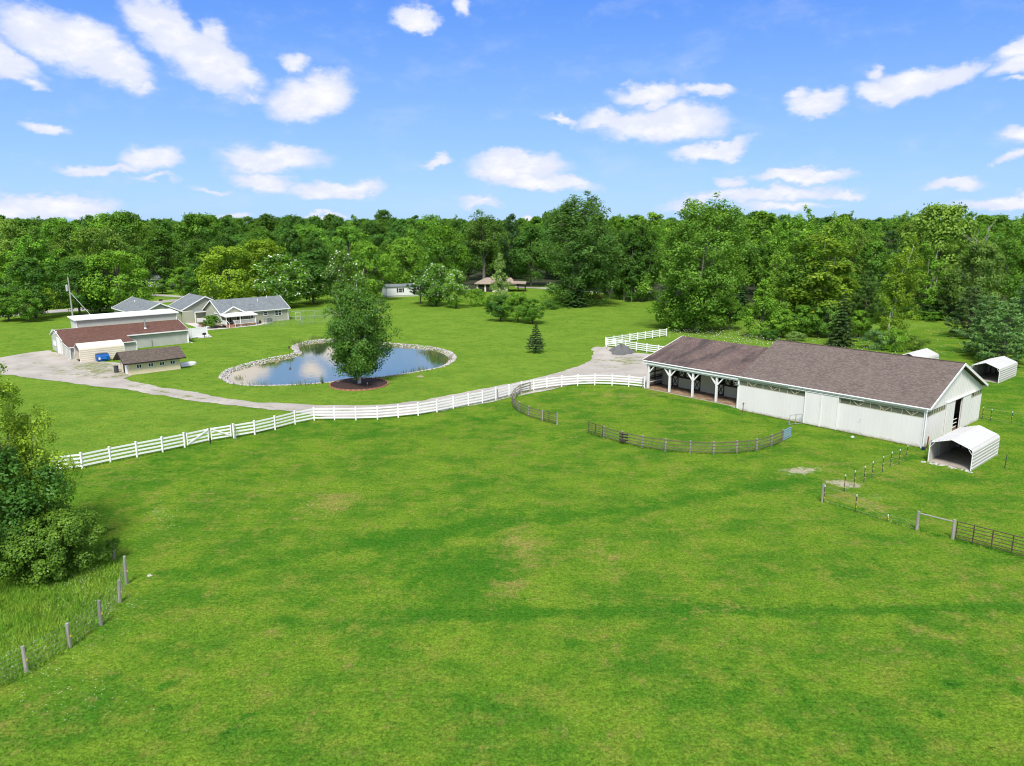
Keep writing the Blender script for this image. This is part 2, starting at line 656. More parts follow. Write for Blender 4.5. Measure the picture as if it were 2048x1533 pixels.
def grass_colour(N):
    """turf colour from the stored amounts and from noise in the ground plane"""
    pos = N.n('ShaderNodeNewGeometry').outputs['Position']
    A = lambda k: N.n('ShaderNodeAttribute', attribute_name=k).outputs['Fac']
    lush, dry, bare = A('lush'), A('dry'), A('bare')
    mown = A('mown')
    flat = N.map(pos, scale=(1, 1, 0))
    n1 = N.noise(flat, 0.20, 5, 0.6)
    n2 = N.noise(flat, 0.9, 6, 0.68)
    n3 = N.noise(flat, 4.2, 4, 0.75)
    n4 = N.noise(N.map(pos, rot=(0, 0, 0.3), scale=(0.35, 1, 0)), 0.75, 4, 0.6)      # mower passes
    n6 = N.noise(N.map(pos, loc=(9, 4, 0), scale=(1, 1, 0)), 0.55, 6, 0.7)
    pad = N.mix(N.ramp(n1, 0.36, 0.64), (0.056, 0.148, 0.013), (0.120, 0.208, 0.018))
    lawn = N.mix(N.ramp(n1, 0.32, 0.68), (0.098, 0.186, 0.021), (0.138, 0.228, 0.027))
    c = N.mix(mown, pad, lawn)
    c = N.mix(N.ramp(n4, 0.45, 0.72, 0, 0.42), c, (0.180, 0.255, 0.024))
    c = N.mix(N.ramp(n2, 0.46, 0.66, 0, 0.55), c, (0.052, 0.150, 0.009))
    rough = N.ramp(mown, 0.0, 1.0, 1.0, 0.45)
    c = N.mix(N.math('MULTIPLY', N.ramp(n6, 0.48, 0.66, 0, 0.75), rough), c, (0.160, 0.200, 0.028))
    n7 = N.noise(N.map(pos, loc=(2, 17, 0), scale=(1, 1, 0)), 0.8, 6, 0.72)
    c = N.mix(N.math('MULTIPLY', N.ramp(n7, 0.56, 0.72, 0, 0.58), rough), c, (0.205, 0.160, 0.055))
    l2 = N.math('ADD', lush, N.math('MULTIPLY', N.math('SUBTRACT', n2, 0.5), 1.7))
    c = N.mix(N.ramp(l2, 0.22, 0.95, 0, 0.85), c, N.mix(N.ramp(lush, 1.0, 1.4), (0.036, 0.132, 0.010), (0.014, 0.058, 0.008)))
    d2 = N.math('ADD', dry, N.math('MULTIPLY', N.math('SUBTRACT', n7, 0.5), 2.2))
    c = N.mix(N.ramp(d2, 0.35, 1.0, 0, 0.72), c, (0.235, 0.205, 0.055))
    b2 = N.math('ADD', bare, N.math('MULTIPLY', N.math('SUBTRACT', N.noise(flat, 1.6, 6, 0.75), 0.5), 2.2))
    c = N.mix(N.ramp(b2, 0.35, 0.95, 0, 0.85), c, (0.40, 0.35, 0.25))
    n5 = N.noise(flat, 9.0, 3, 0.8)
    hv = N.n('ShaderNodeHueSaturation')
    v = N.math('MULTIPLY', N.ramp(n3, 0.30, 0.66, 0.58, 1.32, False), N.ramp(n5, 0.28, 0.70, 0.55, 1.48, False))
    N.put(hv.inputs['Value'], N.math('ADD', N.math('MULTIPLY', v, N.ramp(mown, 0, 1, .92, .8)), N.ramp(mown, 0, 1, 0.03, .2)))
    N.put(hv.inputs['Hue'], N.ramp(n5, 0.35, 0.65, 0.507, 0.492, False))
    N.put(hv.inputs['Color'], c)
    c = hv.outputs[0]
    return c, n3, n2


def grass_material():
    m, N = mat('turf')
    c, n3, n2 = grass_colour(N)
    h = N.math('ADD', N.math('MULTIPLY', n3, 0.6), n2)
    finish(N, c, 1.0, h, 0.0, bump_d=0.16, bump_s=0.9)
    return m


def blade_material():
    m, N = mat('grass_blade')
    c, n3, n2 = grass_colour(N)
    t = N.n('ShaderNodeAttribute', attribute_name='tint').outputs['Fac']
    hs = N.n('ShaderNodeHueSaturation')
    N.put(hs.inputs['Value'], t)
    N.put(hs.inputs['Color'], c)
    out = N.n('ShaderNodeOutputMaterial')
    d = N.n('ShaderNodeBsdfDiffuse')
    N.put(d.inputs[0], hs.outputs[0])
    tr = N.n('ShaderNodeBsdfTranslucent')
    N.put(tr.inputs[0], hs.outputs[0])
    mx = N.n('ShaderNodeMixShader')
    mx.inputs[0].default_value = 0.35
    N.t.links.new(d.outputs[0], mx.inputs[1])
    N.t.links.new(tr.outputs[0], mx.inputs[2])
    N.t.links.new(mx.outputs[0], out.inputs[0])
    return m


TURF = grass_material()
BLADE = blade_material()


def set_attr(me, name, arr):
    a = me.attributes.new(name, 'FLOAT', 'POINT')
    a.data.foreach_set('value', np.ascontiguousarray(arr, dtype=np.float32))


def raw_mesh(name, V, F, k):
    """mesh from numpy verts and faces of k corners"""
    me = bpy.data.meshes.new(name)
    n, f = len(V), len(F)
    me.vertices.add(n)
    me.vertices.foreach_set('co', np.ascontiguousarray(V, np.float32).ravel())
    me.loops.add(f * k)
    me.loops.foreach_set('vertex_index', np.ascontiguousarray(F, np.int32).ravel())
    me.polygons.add(f)
    me.polygons.foreach_set('loop_start', np.arange(0, f * k, k, dtype=np.int32))
    me.update(calc_edges=True)
    return me


def build_ground():
    x0, x1, y0, y1, st = -96, 92, 14, 176, 0.55
    xs = np.arange(x0, x1 + st / 2, st)
    ys = np.arange(y0, y1 + st / 2, st)
    X, Y = np.meshgrid(xs, ys)
    x, y = X.ravel(), Y.ravel()
    z = terrain(x, y)
    nx, ny = len(xs), len(ys)
    i = np.arange(nx * ny).reshape(ny, nx)
    F = np.stack([i[:-1, :-1], i[:-1, 1:], i[1:, 1:], i[1:, :-1]], -1).reshape(-1, 4)
    V = np.stack([x, y, z], 1)
    lush, dry, bare, mown = strokes(x, y)
    # outer sheet: a ring of big quads out to the horizon
    R = 6000
    gx = [-R, -600, -250, xs[0], xs[-1], 250, 600, R]
    gy = [-R, -300, ys[0], ys[-1], 400, 900, R]
    ov, of = [], []
    for b in range(len(gy) - 1):
        for a in range(len(gx) - 1):
            if gx[a] == xs[0] and gy[b] == ys[0]:
                continue
            k = len(V) + len(ov)
            ov += [(gx[a], gy[b], 0), (gx[a + 1], gy[b], 0), (gx[a + 1], gy[b + 1], 0), (gx[a], gy[b + 1], 0)]
            of.append((k, k + 1, k + 2, k + 3))
    V = np.concatenate([V, np.array(ov)])
    F = np.concatenate([F, np.array(of)])
    me = raw_mesh('ground', V, F, 4)
    e = len(ov)
    for k, a in (('lush', lush), ('dry', dry), ('bare', bare), ('mown', mown)):
        set_attr(me, k, np.concatenate([a, np.full(e, {'lush': .12, 'mown': 1.0}.get(k, 0.0))]))
    me.polygons.foreach_set('use_smooth', [True] * len(me.polygons))
    o = link('ground', me, TURF)
    tag(o, 'wide green grass ground of paddock and lawn', kind='structure')


build_ground()


def build_blades():
    """short turf and seed heads standing in the near paddock; rank grass left of the wire fence"""
    r = np.random.default_rng(5)
    pts = []
    n = 150000
    # thinner with distance, as one sees it from the air
    yy = 22 + 56 * r.random(n) ** 1.75
    xx = (r.random(n) - .5) * 2 * (yy * .74 + 3)
    X, Y = barn_local(xx, yy)
    keep = ~((X > -.6) & (Y > -.6)) & ~((X > -4.4) & (X < 3.6) & (Y > -6) & (Y < -1.4))
    xx, yy = xx[keep], yy[keep]
    hh = r.uniform(.03, .085, len(xx))
    # rank grass: left of the post fence and round the bush
    poly = RANK
    m = 42000
    bx = r.uniform(-34, -20.5, m)
    by = r.uniform(27, 44, m)
    s = poly_sd(bx, by, poly)
    k = s < 0
    bx, by = bx[k], by[k]
    xx = np.concatenate([xx, bx])
    yy = np.concatenate([yy, by])
    hh = np.concatenate([hh, r.uniform(.14, .42, len(bx))])
    # uncut grass along the fences and the barn wall
    for L, per in (([on(*q) for q in ((-60, 983), (165, 938), (370, 895), (628, 842), (755, 840), (874, 826), (991, 801), (1067, 782), (1123, 774.5), (1289, 777.5))], 55),
                   ([on(*q) for q in ((1060, 783), (1041, 788), (1030, 796), (1025, 806), (1028, 815), (1038, 824), (1057, 834), (1085, 842), (1112, 849))], 90),
                   ([on(*q) for q in ((1176, 868), (1208, 877), (1244, 887), (1284, 896), (1330, 903), (1380, 907), (1426, 909), (1473, 907), (1513, 902), (1542, 894), (1565, 884))], 110),
                   ([barn_pt(-.12, 0), barn_pt(-.12, 18.5)], 70), ([on(*q) for q in ((1647, 1004), (1710, 1023), (1833, 1060), (1905, 1079), (2060, 1120))], 60)):
        for a, b in zip(L[:-1], L[1:]):
            m = int((b - a).length * per)
            t = r.random(m)
            xx = np.concatenate([xx, a.x + (b.x - a.x) * t + r.normal(0, .11, m)])
            yy = np.concatenate([yy, a.y + (b.y - a.y) * t + r.normal(0, .11, m)])
            hh = np.concatenate([hh, r.uniform(.08, .24, m)])
    n = len(xx)
    zz = terrain(xx, yy)
    a = r.uniform(0, 2 * np.pi, n)
    w = r.uniform(.012, .026, n) * (1 + hh)
    lean = r.normal(0, .45, (n, 2)) * hh[:, None]
    B = np.stack([xx, yy, zz - .005], 1)
    D = np.stack([np.cos(a) * w, np.sin(a) * w, np.zeros(n)], 1)
    T = B + np.stack([lean[:, 0], lean[:, 1], hh], 1)
    V = np.stack([B - D, B + D, T], 1).reshape(-1, 3)
    F = np.arange(3 * n).reshape(-1, 3)
    me = raw_mesh('grass', V, F, 3)
    l, d, b, mw = strokes(xx, yy)
    for nm, q in (('lush', l), ('dry', d), ('bare', b), ('mown', mw), ('tint', r.uniform(.85, 1.5, n) * np.where(hh > .12, 1.6, 1.0))):
        set_attr(me, nm, np.repeat(q, 3))
    o = link('grass', me, BLADE)
    tag(o, 'short paddock grass with rank grass beside the wire fence', kind='stuff')


build_blades()


def build_flowers():
    """white clover and daisies: tiny heads, in drifts"""
    r = np.random.default_rng(8)
    P = []
    for cx, cy, rx, ry, n in ((170, 1200, 70, 90, 240), (60, 1330, 90, 60, 130), (130, 1160, 70, 20, 80), (330, 1045, 50, 45, 90), (320, 1030, 20, 12, 40), (240, 1210, 40, 30, 60), (480, 960, 120, 60, 60), (620, 1010, 90, 30, 70), (150, 1390, 120, 60, 60)):
        for _ in range(n):
            P.append((on(cx + rx * r.normal() * .6, cy + ry * r.normal() * .6), r.uniform(.014, .028), r.uniform(.1, .3)))
    for _ in range(560):                                  # the flowering weed strip behind the open stable
        px = r.uniform(1335, 1560)
        py = 660 + (px - 1335) * .085 + r.normal() * 9 + 8
        P.append((on(px, py), r.uniform(.035, .075), r.uniform(.3, .9)))
    for _ in range(350):
        P.append((on(r.uniform(1560, 1930), r.uniform(655, 715)), r.uniform(.04, .08), r.uniform(.2, .6)))
    mb = MB()
    for q, s, h in P:
        x, y, z = q.x, q.y, q.z + h
        mb.add([(x - s, y, z), (x, y - s, z), (x + s, y, z), (x, y + s, z), (x, y, z + s * .7)], [(0, 1, 4), (1, 2, 4), (2, 3, 4), (3, 0, 4)])
    m, N = mat('white_flower')
    finish(N, (0.72, 0.72, 0.60), 0.8)
    tag(mb.build('wildflowers', m, fix=False), 'white clover and daisies dotted through the grass', kind='stuff')


build_flowers()


# ------------------------------------------------------------------ gravel, roads
def gravel_material(name, base, weed):
    m, N = mat(name)
    pos = N.n('ShaderNodeNewGeometry').outputs['Position']
    flat = N.map(pos, scale=(1, 1, 0))
    a = N.noise(flat, 0.22, 5, 0.6)
    b = N.noise(flat, 1.6, 5, 0.7)
    c = N.noise(flat, 9.0, 3, 0.75)
    col = N.mix(N.ramp(a, 0.3, 0.7), tuple(x * .80 for x in base), tuple(x * 1.12 for x in base))
    col = N.mix(N.ramp(c, 0.35, 0.7, 0.0, 0.5), col, tuple(x * .62 for x in base))
    col = N.mix(N.ramp(b, 0.5, 0.75, 0.0, 0.5), col, (base[0] * 1.05, base[1] * .92, base[2] * .72))
    g = N.noise(N.map(pos, loc=(31, 7, 0), scale=(1, 1, 0)), 0.33, 6, 0.68)
    w = N.n('ShaderNodeAttribute', attribute_name='weed').outputs['Fac']
    gg = N.math('ADD', g, N.math('SUBTRACT', N.math('MULTIPLY', w, 0.26), 0.10))
    gg = N.math('ADD', gg, N.math('MULTIPLY', N.math('SUBTRACT', b, 0.5), 0.75))
    col = N.mix(N.ramp(gg, 0.47, 0.68, 0.0, weed), col, (0.18, 0.20, 0.065))
    finish(N, col, 0.95, N.math('ADD', b, c), 0.1, bump_d=0.06)
    return m


GRAVEL = gravel_material('gravel', (0.43, 0.39, 0.335), 0.9)
ROAD = gravel_material('road_gravel', (0.40, 0.38, 0.34), 0.1)


def wobble(pts, step=0.5, amp=0.28, seed=1):
    o = []
    n = len(pts)
    for i in range(n):
        a, b = pts[i], pts[(i + 1) % n]
        k = max(1, int((b - a).length / step))
        for j in range(k):
            q = a + (b - a) * (j / k)
            nx, ny = fbm(np.array([q.x]), np.array([q.y]), 1.6, seed)[0] - .5, fbm(np.array([q.x]), np.array([q.y]), 1.6, seed + 9)[0] - .5
            o.append(Vector((q.x + nx * amp * 2.4, q.y + ny * amp * 4, 0)))
    return o


def sheet(name, pts, m, lift, label, weed=None, step=1.0):
    """a sheet that follows the terrain: outline filled with inner points"""
    from mathutils.geometry import delaunay_2d_cdt
    P = [Vector((q.x, q.y)) for q in pts]
    xs, ys = [q.x for q in P], [q.y for q in P]
    gx, gy = np.meshgrid(np.arange(min(xs), max(xs), step), np.arange(min(ys), max(ys), step))
    gx, gy = gx.ravel(), gy.ravel()
    ins = poly_sd(gx, gy, [(q.x, q.y) for q in P]) < -0.35 * step
    n = len(P)
    allp = P + [Vector((a, b)) for a, b in zip(gx[ins], gy[ins])]
    vo, ed, fa, *_ = delaunay_2d_cdt(allp, [], [list(range(n))], 1, 1e-4)
    V = np.array([(q.x, q.y, 0) for q in vo])
    V[:, 2] = terrain(V[:, 0], V[:, 1]) + lift
    me = bpy.data.meshes.new(name)
    me.from_pydata(V.tolist(), [], [tuple(f) for f in fa])
    me.update()
    import bmesh
    bm = bmesh.new()
    bm.from_mesh(me)
    for f in bm.faces:
        if f.normal.z < 0: f.normal_flip()
    bm.to_mesh(me)
    bm.free()
    w = np.zeros(len(V)) if weed is None else weed(V[:, 0], V[:, 1])
    set_attr(me, 'weed', w)
    o = link(name, me, m)
    return tag(o, label, kind='structure')


def build_drives():
    Q = [(-70, 724), (0, 716), (60, 706), (96, 701), (150, 716), (190, 722), (246, 728), (262, 742), (262, 753), (247, 757), (262, 764), (320, 775), (392, 786), (445, 796), (500, 804), (617, 810), (690, 812), (760, 811),
         (850, 801), (935, 784), (1021, 768), (1082, 755), (1125, 744), (1155, 734), (1180, 722), (1187, 710), (1190, 698), (1211, 693), (1228, 697), (1270, 706), (1330, 712), (1330, 740), (1302, 772),
         (1284, 774), (1216, 769), (1167, 768), (1120, 776), (1050, 790), (950, 811), (860, 826), (760, 834), (690, 836), (640, 833), (585, 824), (522, 817), (400, 805), (330, 793), (261, 781), (143, 767), (60, 756), (0, 749), (-70, 744)]

    def weed(x, y):
        w = np.zeros(x.shape)
        for px, py, r, a in ((175, 735, 4.0, .9), (215, 742, 3.5, .9), (140, 748, 4, .5), (110, 712, 2.5, .5), (230, 752, 2.5, .6), (1250, 722, 3.0, .8), (1262, 728, 2.2, .8), (1225, 735, 2.5, .4), (60, 735, 4, .2)):
            P = at(px, py)
            w = np.maximum(w, a * np.exp(-((x - P.x) ** 2 + (y - P.y) ** 2) / r ** 2))
        C = [at(*q) for q in ((262, 773), (392, 796), (500, 811), (617, 822), (760, 821), (850, 812), (940, 797), (1021, 779), (1100, 762))]
        w = np.maximum(w, .62 * np.exp(-(line_d(x, y, C) / .45) ** 2))
        return w
    sheet('gravel_driveway', wobble([at(*q) for q in Q], .6, .30, 3), GRAVEL, 0.03, 'pale gravel driveway curving from the workshop yard to the stable', weed, .55)
    R1 = [(-90, 633), (0, 627), (104, 620.5), (196, 613.8), (300, 603.5), (366, 597.5), (440, 592), (440, 596), (366, 602), (300, 609), (196, 620), (104, 626.5), (0, 634.5), (-90, 641)]
    sheet('road', [at(*q) for q in R1], ROAD, 0.03, 'grey gravel road passing beyond the ranch house', None, 4)
    R2 = [(302, 588.5), (345, 591), (385, 594.5), (385, 598), (345, 594.5), (302, 592)]
    sheet('side_track', [at(*q) for q in R2], ROAD, 0.05, 'pale track to the white farmhouse beyond the road', None, 4)
    R3 = [(1030, 572.5), (1075, 574.5), (1113, 577), (1192, 582.5), (1330, 592), (1330, 596.5), (1192, 586.5), (1113, 580.2), (1075, 577.5), (1030, 575.5)]
    sheet('far_road', [at(*q) for q in R3], ROAD, 0.03, 'thin pale road in front of the dark woods behind the canopy', None, 4)


build_drives()


# ------------------------------------------------------------------ pond
def build_pond():
    m, N = mat('pond_water')
    out = N.n('ShaderNodeOutputMaterial')
    pos = N.n('ShaderNodeNewGeometry').outputs['Position']
    rip = N.noise(N.map(pos, scale=(1, 1.0, 1)), 1.3, 3, 0.6)
    gl = N.n('ShaderNodeBsdfGlossy')
    gl.inputs['Color'].default_value = (0.88, 0.77, 0.59, 1)
    gl.inputs['Roughness'].default_value = 0.03
    df = N.n('ShaderNodeBsdfDiffuse')
    df.inputs['Color'].default_value = (0.17, 0.19, 0.14, 1)
    bn = N.n('ShaderNodeBump')
    bn.inputs['Distance'].default_value = 0.008
    bn.inputs['Strength'].default_value = 0.35
    N.put(bn.inputs['Height'], rip)
    N.t.links.new(bn.outputs[0], gl.inputs['Normal'])
    mx = N.n('ShaderNodeMixShader')
    mx.inputs[0].default_value = 0.90
    N.t.links.new(df.outputs[0], mx.inputs[1])
    N.t.links.new(gl.outputs[0], mx.inputs[2])
    N.t.links.new(mx.outputs[0], out.inputs[0])
    mb = MB()
    mb.add([(q.x, q.y, WATER_Z) for q in POND], [tuple(range(len(POND)))])
    w = mb.build('pond_water', m, fix=False)
    tag(w, 'still pond water mirroring sky and trees', kind='structure')
    # belt of pale field stones on the bank
    r = np.random.default_rng(3)
    base = []
    import bmesh
    for k in range(5):
        bm = bmesh.new()
        bmesh.ops.create_icosphere(bm, subdivisions=1, radius=1.0)
        for v in bm.verts:
            v.co *= float(r.uniform(.72, 1.15))
        base.append((np.array([v.co[:] for v in bm.verts]), np.array([[v.index for v in f.verts] for f in bm.faces])))
        bm.free()
    cx = [q.x for q in POND]
    cy = [q.y for q in POND]
    n = 30000
    sx = r.uniform(min(cx) - 1, max(cx) + 1, n)
    sy = r.uniform(min(cy) - 1, max(cy) + 1, n)
    s = poly_sd(sx, sy, POND)
    k = (s < 0.12) & (s > -1.35 - .35 * fbm(sx, sy, 3, 2))
    sx, sy = sx[k], sy[k]
    sx, sy = sx[:5200], sy[:5200]
    sz = terrain(sx, sy)
    V, F, T, off = [], [], [], 0
    for i in range(len(sx)):
        bv, bf = base[i % 5]
        a = r.uniform(0, 6.28)
        q = bv * np.array([r.uniform(.09, .21), r.uniform(.09, .21), r.uniform(.06, .12)])
        c, sn = math.cos(a), math.sin(a)
        q = np.stack([q[:, 0] * c - q[:, 1] * sn + sx[i], q[:, 0] * sn + q[:, 1] * c + sy[i], q[:, 2] + sz[i] + .02], 1)
        V.append(q)
        F.append(bf + off)
        T.append(np.full(len(q), r.uniform(.6, 1.2)))
        off += len(q)
    me = raw_mesh('rim_stones', np.concatenate(V), np.concatenate(F), 3)
    set_attr(me, 'tint', np.concatenate(T))
    ms, N = mat('rim_stone')
    t = N.n('ShaderNodeAttribute', attribute_name='tint').outputs['Fac']
    hs = N.n('ShaderNodeHueSaturation')
    N.put(hs.inputs['Value'], t)
    N.put(hs.inputs['Color'], N.mix(N.ramp(N.math('FRACT', N.math('MULTIPLY', t, 37.0)), 0.3, 0.7), (0.47, 0.41, 0.35), (0.42, 0.41, 0.40)))
    finish(N, hs.outputs[0], 0.85)
    tag(link('rim_stones', me, ms), 'belt of pale round stones lining the pond bank', kind='stuff')
    # reeds and water plants on the margin
    mr, N = mat('reed')
    t = N.n('ShaderNodeAttribute', attribute_name='tint').outputs['Fac']
    finish(N, N.mix(N.ramp(t, 0.8, 1.3), (0.07, 0.13, 0.02), (0.16, 0.19, 0.05)), 0.8)
    P, H = [], []
    for px, py, rx, ry, k, h in ((600, 688, 22, 5, 260, .75), (632, 678, 20, 4, 160, .6), (862, 702, 26, 4, 300, .6), (893, 716, 10, 5, 160, .6), (520, 770, 60, 2, 60, .8), (600, 771, 30, 2, 40, .9), (644, 767, 3, 1, 30, 1.2), (830, 742, 40, 4, 70, .7),
                                   (478, 752, 10, 6, 90, .3), (800, 690, 40, 2, 120, .4), (760, 757, 30, 2, 30, .6), (840, 738, 12, 3, 40, .8)):
        for _ in range(k):
            q = at(px + rx * r.normal() * .5, py + ry * r.normal() * .5)
            P.append((q.x, q.y))
            H.append(h * r.uniform(.5, 1.2))
    P = np.array(P)
    H = np.array(H)
    z = np.maximum(terrain(P[:, 0], P[:, 1]), WATER_Z - .05)
    n = len(P)
    a = r.uniform(0, 6.28, n)
    B = np.stack([P[:, 0], P[:, 1], z], 1)
    D = np.stack([np.cos(a), np.sin(a), 0 * a], 1) * .03
    Tp = B + np.stack([r.normal(0, .15, n) * H, r.normal(0, .15, n) * H, H], 1)
    me = raw_mesh('reeds', np.stack([B - D, B + D, Tp], 1).reshape(-1, 3), np.arange(3 * n).reshape(-1, 3), 3)
    set_attr(me, 'tint', np.repeat(r.uniform(.75, 1.4, n), 3))
    tag(link('reeds', me, mr), 'reeds and water weeds fringing the pond', kind='stuff')


build_pond()
# ------------------------------------------------------------------ building materials
WHITE = worn('white_metal', (0.71, 0.685, 0.655), .03, .6, .45, (0.45, 0.44, 0.38), .12, stretch=(1, 1, .35), splash=(.34, .29, .20))
TRIM = worn('white_trim', (0.76, 0.755, 0.73), .04, 1.0, .5)
VINYL = worn('white_vinyl', (0.80, 0.80, 0.78), .03, .8, .4, (0.5, 0.52, 0.42), .12)
BEIGE = worn('beige_metal', (0.43, 0.42, 0.31), .06, .8, .55, (0.34, 0.31, 0.24), .3)
SAGE = worn('sage_siding', (0.36, 0.365, 0.27), .06, .8, .65, (0.25, 0.25, 0.19), .25)
GREY = worn('grey_siding', (0.45, 0.455, 0.40), .06, .6, .6, (0.25, 0.25, 0.21), .3, stretch=(1, 1, .4))
CREAM = worn('cream_metal', (0.66, 0.59, 0.46), .05, .6, .5, (0.42, 0.34, 0.25), .2)
BEIGE2 = worn('beige_boards', (0.70, 0.595, 0.405), .06, .8, .65, (0.3, 0.25, 0.17), .25)
DARKWOOD = worn('dark_boards', (0.055, 0.042, 0.034), .3, 2, .8)
BLACK = worn('dark_trim', (0.022, 0.018, 0.017), .2, 2, .6)
DARKIN = worn('interior_shade', (0.025, 0.024, 0.022), .3, 1, .9)  # near-black colour paints the shade inside openings
POLY = worn('clerestory_panel', (0.115, 0.125, 0.085), .2, 1.2, .35, (0.2, 0.21, 0.16), .5)
TRUSS = worn('truss_timber', (0.36, 0.32, 0.22), .15, 2, .7)
BOARDS = worn('weathered_boards', (0.20, 0.18, 0.155), .3, 1.6, .85, (0.09, 0.08, 0.07), .6, stretch=(1, 1, 3))
CONCRETE = worn('concrete', (0.42, 0.39, 0.33), .1, .6, .85, (0.25, 0.2, 0.14), .4)
GREYDIRT = worn('grey_dirt', (0.34, 0.30, 0.25), .2, .8, .95, (0.2, 0.17, 0.13), .5)
DIRT = worn('stable_dirt', (0.22, 0.145, 0.085), .4, 1.6, .95, (0.34, 0.25, 0.16), .6)
GLASSDARK = worn('window_glass', (0.03, 0.035, 0.04), .2, 2, .25, spec=.2)
STEEL = worn('galvanised_steel', (0.36, 0.40, 0.39), .1, 2, .4, metallic=.4)
CARPORT = worn('carport_metal', (0.53, 0.515, 0.475), .04, .5, .4, (0.42, 0.38, 0.3), .18)
ROOF_BARN = shingle('barn_shingles', (0.168, 0.132, 0.110))
ROOF_STALL = shingle('stained_shingles', (0.168, 0.119, 0.099), (0.045, 0.038, 0.036), .8)
ROOF_RED = shingle('red_brown_shingles', (0.149, 0.077, 0.056))
ROOF_SHED = shingle('taupe_shingles', (0.132, 0.104, 0.083))
ROOF_GREY = shingle('slate_grey_shingles', (0.198, 0.218, 0.222))
ROOF_TAN = shingle('tan_shingles', (0.360, 0.285, 0.220))
PATIO = worn('pale_paving', (0.50, 0.47, 0.41), .08, .6, .85)
BLUE = worn('blue_paint', (0.012, 0.10, 0.33), .12, 1.5, .45, (0.03, 0.08, 0.2), .3)
RUST = worn('rusty_pipe', (0.17, 0.075, 0.045), .3, 3, .8)
BROWNPIPE = worn('brown_gate_pipe', (0.075, 0.045, 0.035), .2, 3, .6)
POSTWOOD = worn('grey_post_wood', (0.27, 0.255, 0.215), .25, 3, .9, (0.12, 0.11, 0.09), .5, stretch=(1, 1, .2))
PENWOOD = worn('pen_rail_wood', (0.125, 0.105, 0.07), .3, 1.5, .9, (0.10, 0.09, 0.065), .6)
WIRE = worn('wire', (0.25, 0.25, 0.24), .1, 3, .5, metallic=.3)


def roof_uv(me):
    uv = me.uv_layers.new(name='UVMap')
    for p in me.polygons:
        n = p.normal
        u = Vector((0, 0, 1)).cross(n)
        u = u.normalized() if u.length > 1e-4 else Vector((1, 0, 0))
        v = n.cross(u)
        for li in p.loop_indices:
            c = me.vertices[me.loops[li].vertex_index].co
            uv.data[li].uv = (c.dot(u), c.dot(v))


def roof_slab(name, corners, m, parent, t=0.14):
    mb = MB().prism([Vector(c) for c in corners], (0, 0, -t))
    o = mb.build(name, m, parent)
    roof_uv(o.data)
    return o


def ribs(mb, axis, a0, a1, z0, z1, c, out, step=.42, w=.045, d=.010):
    """standing ribs on a sheet-metal wall: along axis from a0 to a1, at coordinate c, standing out towards +-1"""
    k = a0 + step / 2
    while k < a1 - .02:
        if axis == 'y':
            mb.box(min(c, c + out * d), max(c, c + out * d), k - w / 2, k + w / 2, z0, z1)
        else:
            mb.box(k - w / 2, k + w / 2, min(c, c + out * d), max(c, c + out * d), z0, z1)
        k += step


def window(parent, axis, c, out, a, z, w, h, panes=1, mull=False, name='window', gm=None, fr=.09):
    """a framed window proud of the wall at coordinate c; frame is the part, panes are sub-parts"""
    mb = MB()
    def bx(q, a0, a1, z0, z1, d0, d1):
        lo, hi = sorted((c + out * d0, c + out * d1))
        if axis == 'y': q.box(lo, hi, a0, a1, z0, z1)
        else: q.box(a0, a1, lo, hi, z0, z1)
    bx(mb, a - w / 2, a + w / 2, z - h / 2, z - h / 2 + fr, .005, .07)
    bx(mb, a - w / 2, a + w / 2, z + h / 2 - fr, z + h / 2, .005, .07)
    n = panes
    iw = (w - fr) / n
    for k in range(n + 1):
        x = a - w / 2 + k * iw
        bx(mb, x, x + fr, z - h / 2 + fr, z + h / 2 - fr, .005, .07)
    if mull:
        for k in range(n):
            bx(mb, a - w / 2 + fr + k * iw, a - w / 2 + (k + 1) * iw, z - .03, z + .03, .005, .055)
    f = mb.build(name, TRIM, parent)
    for k in range(n):
        g = MB()
        bx(g, a - w / 2 + fr + k * iw, a - w / 2 + (k + 1) * iw, z - h / 2 + fr, z + h / 2 - fr, .003, .03)
        g.build('pane', gm or GLASSDARK, f)
    return f


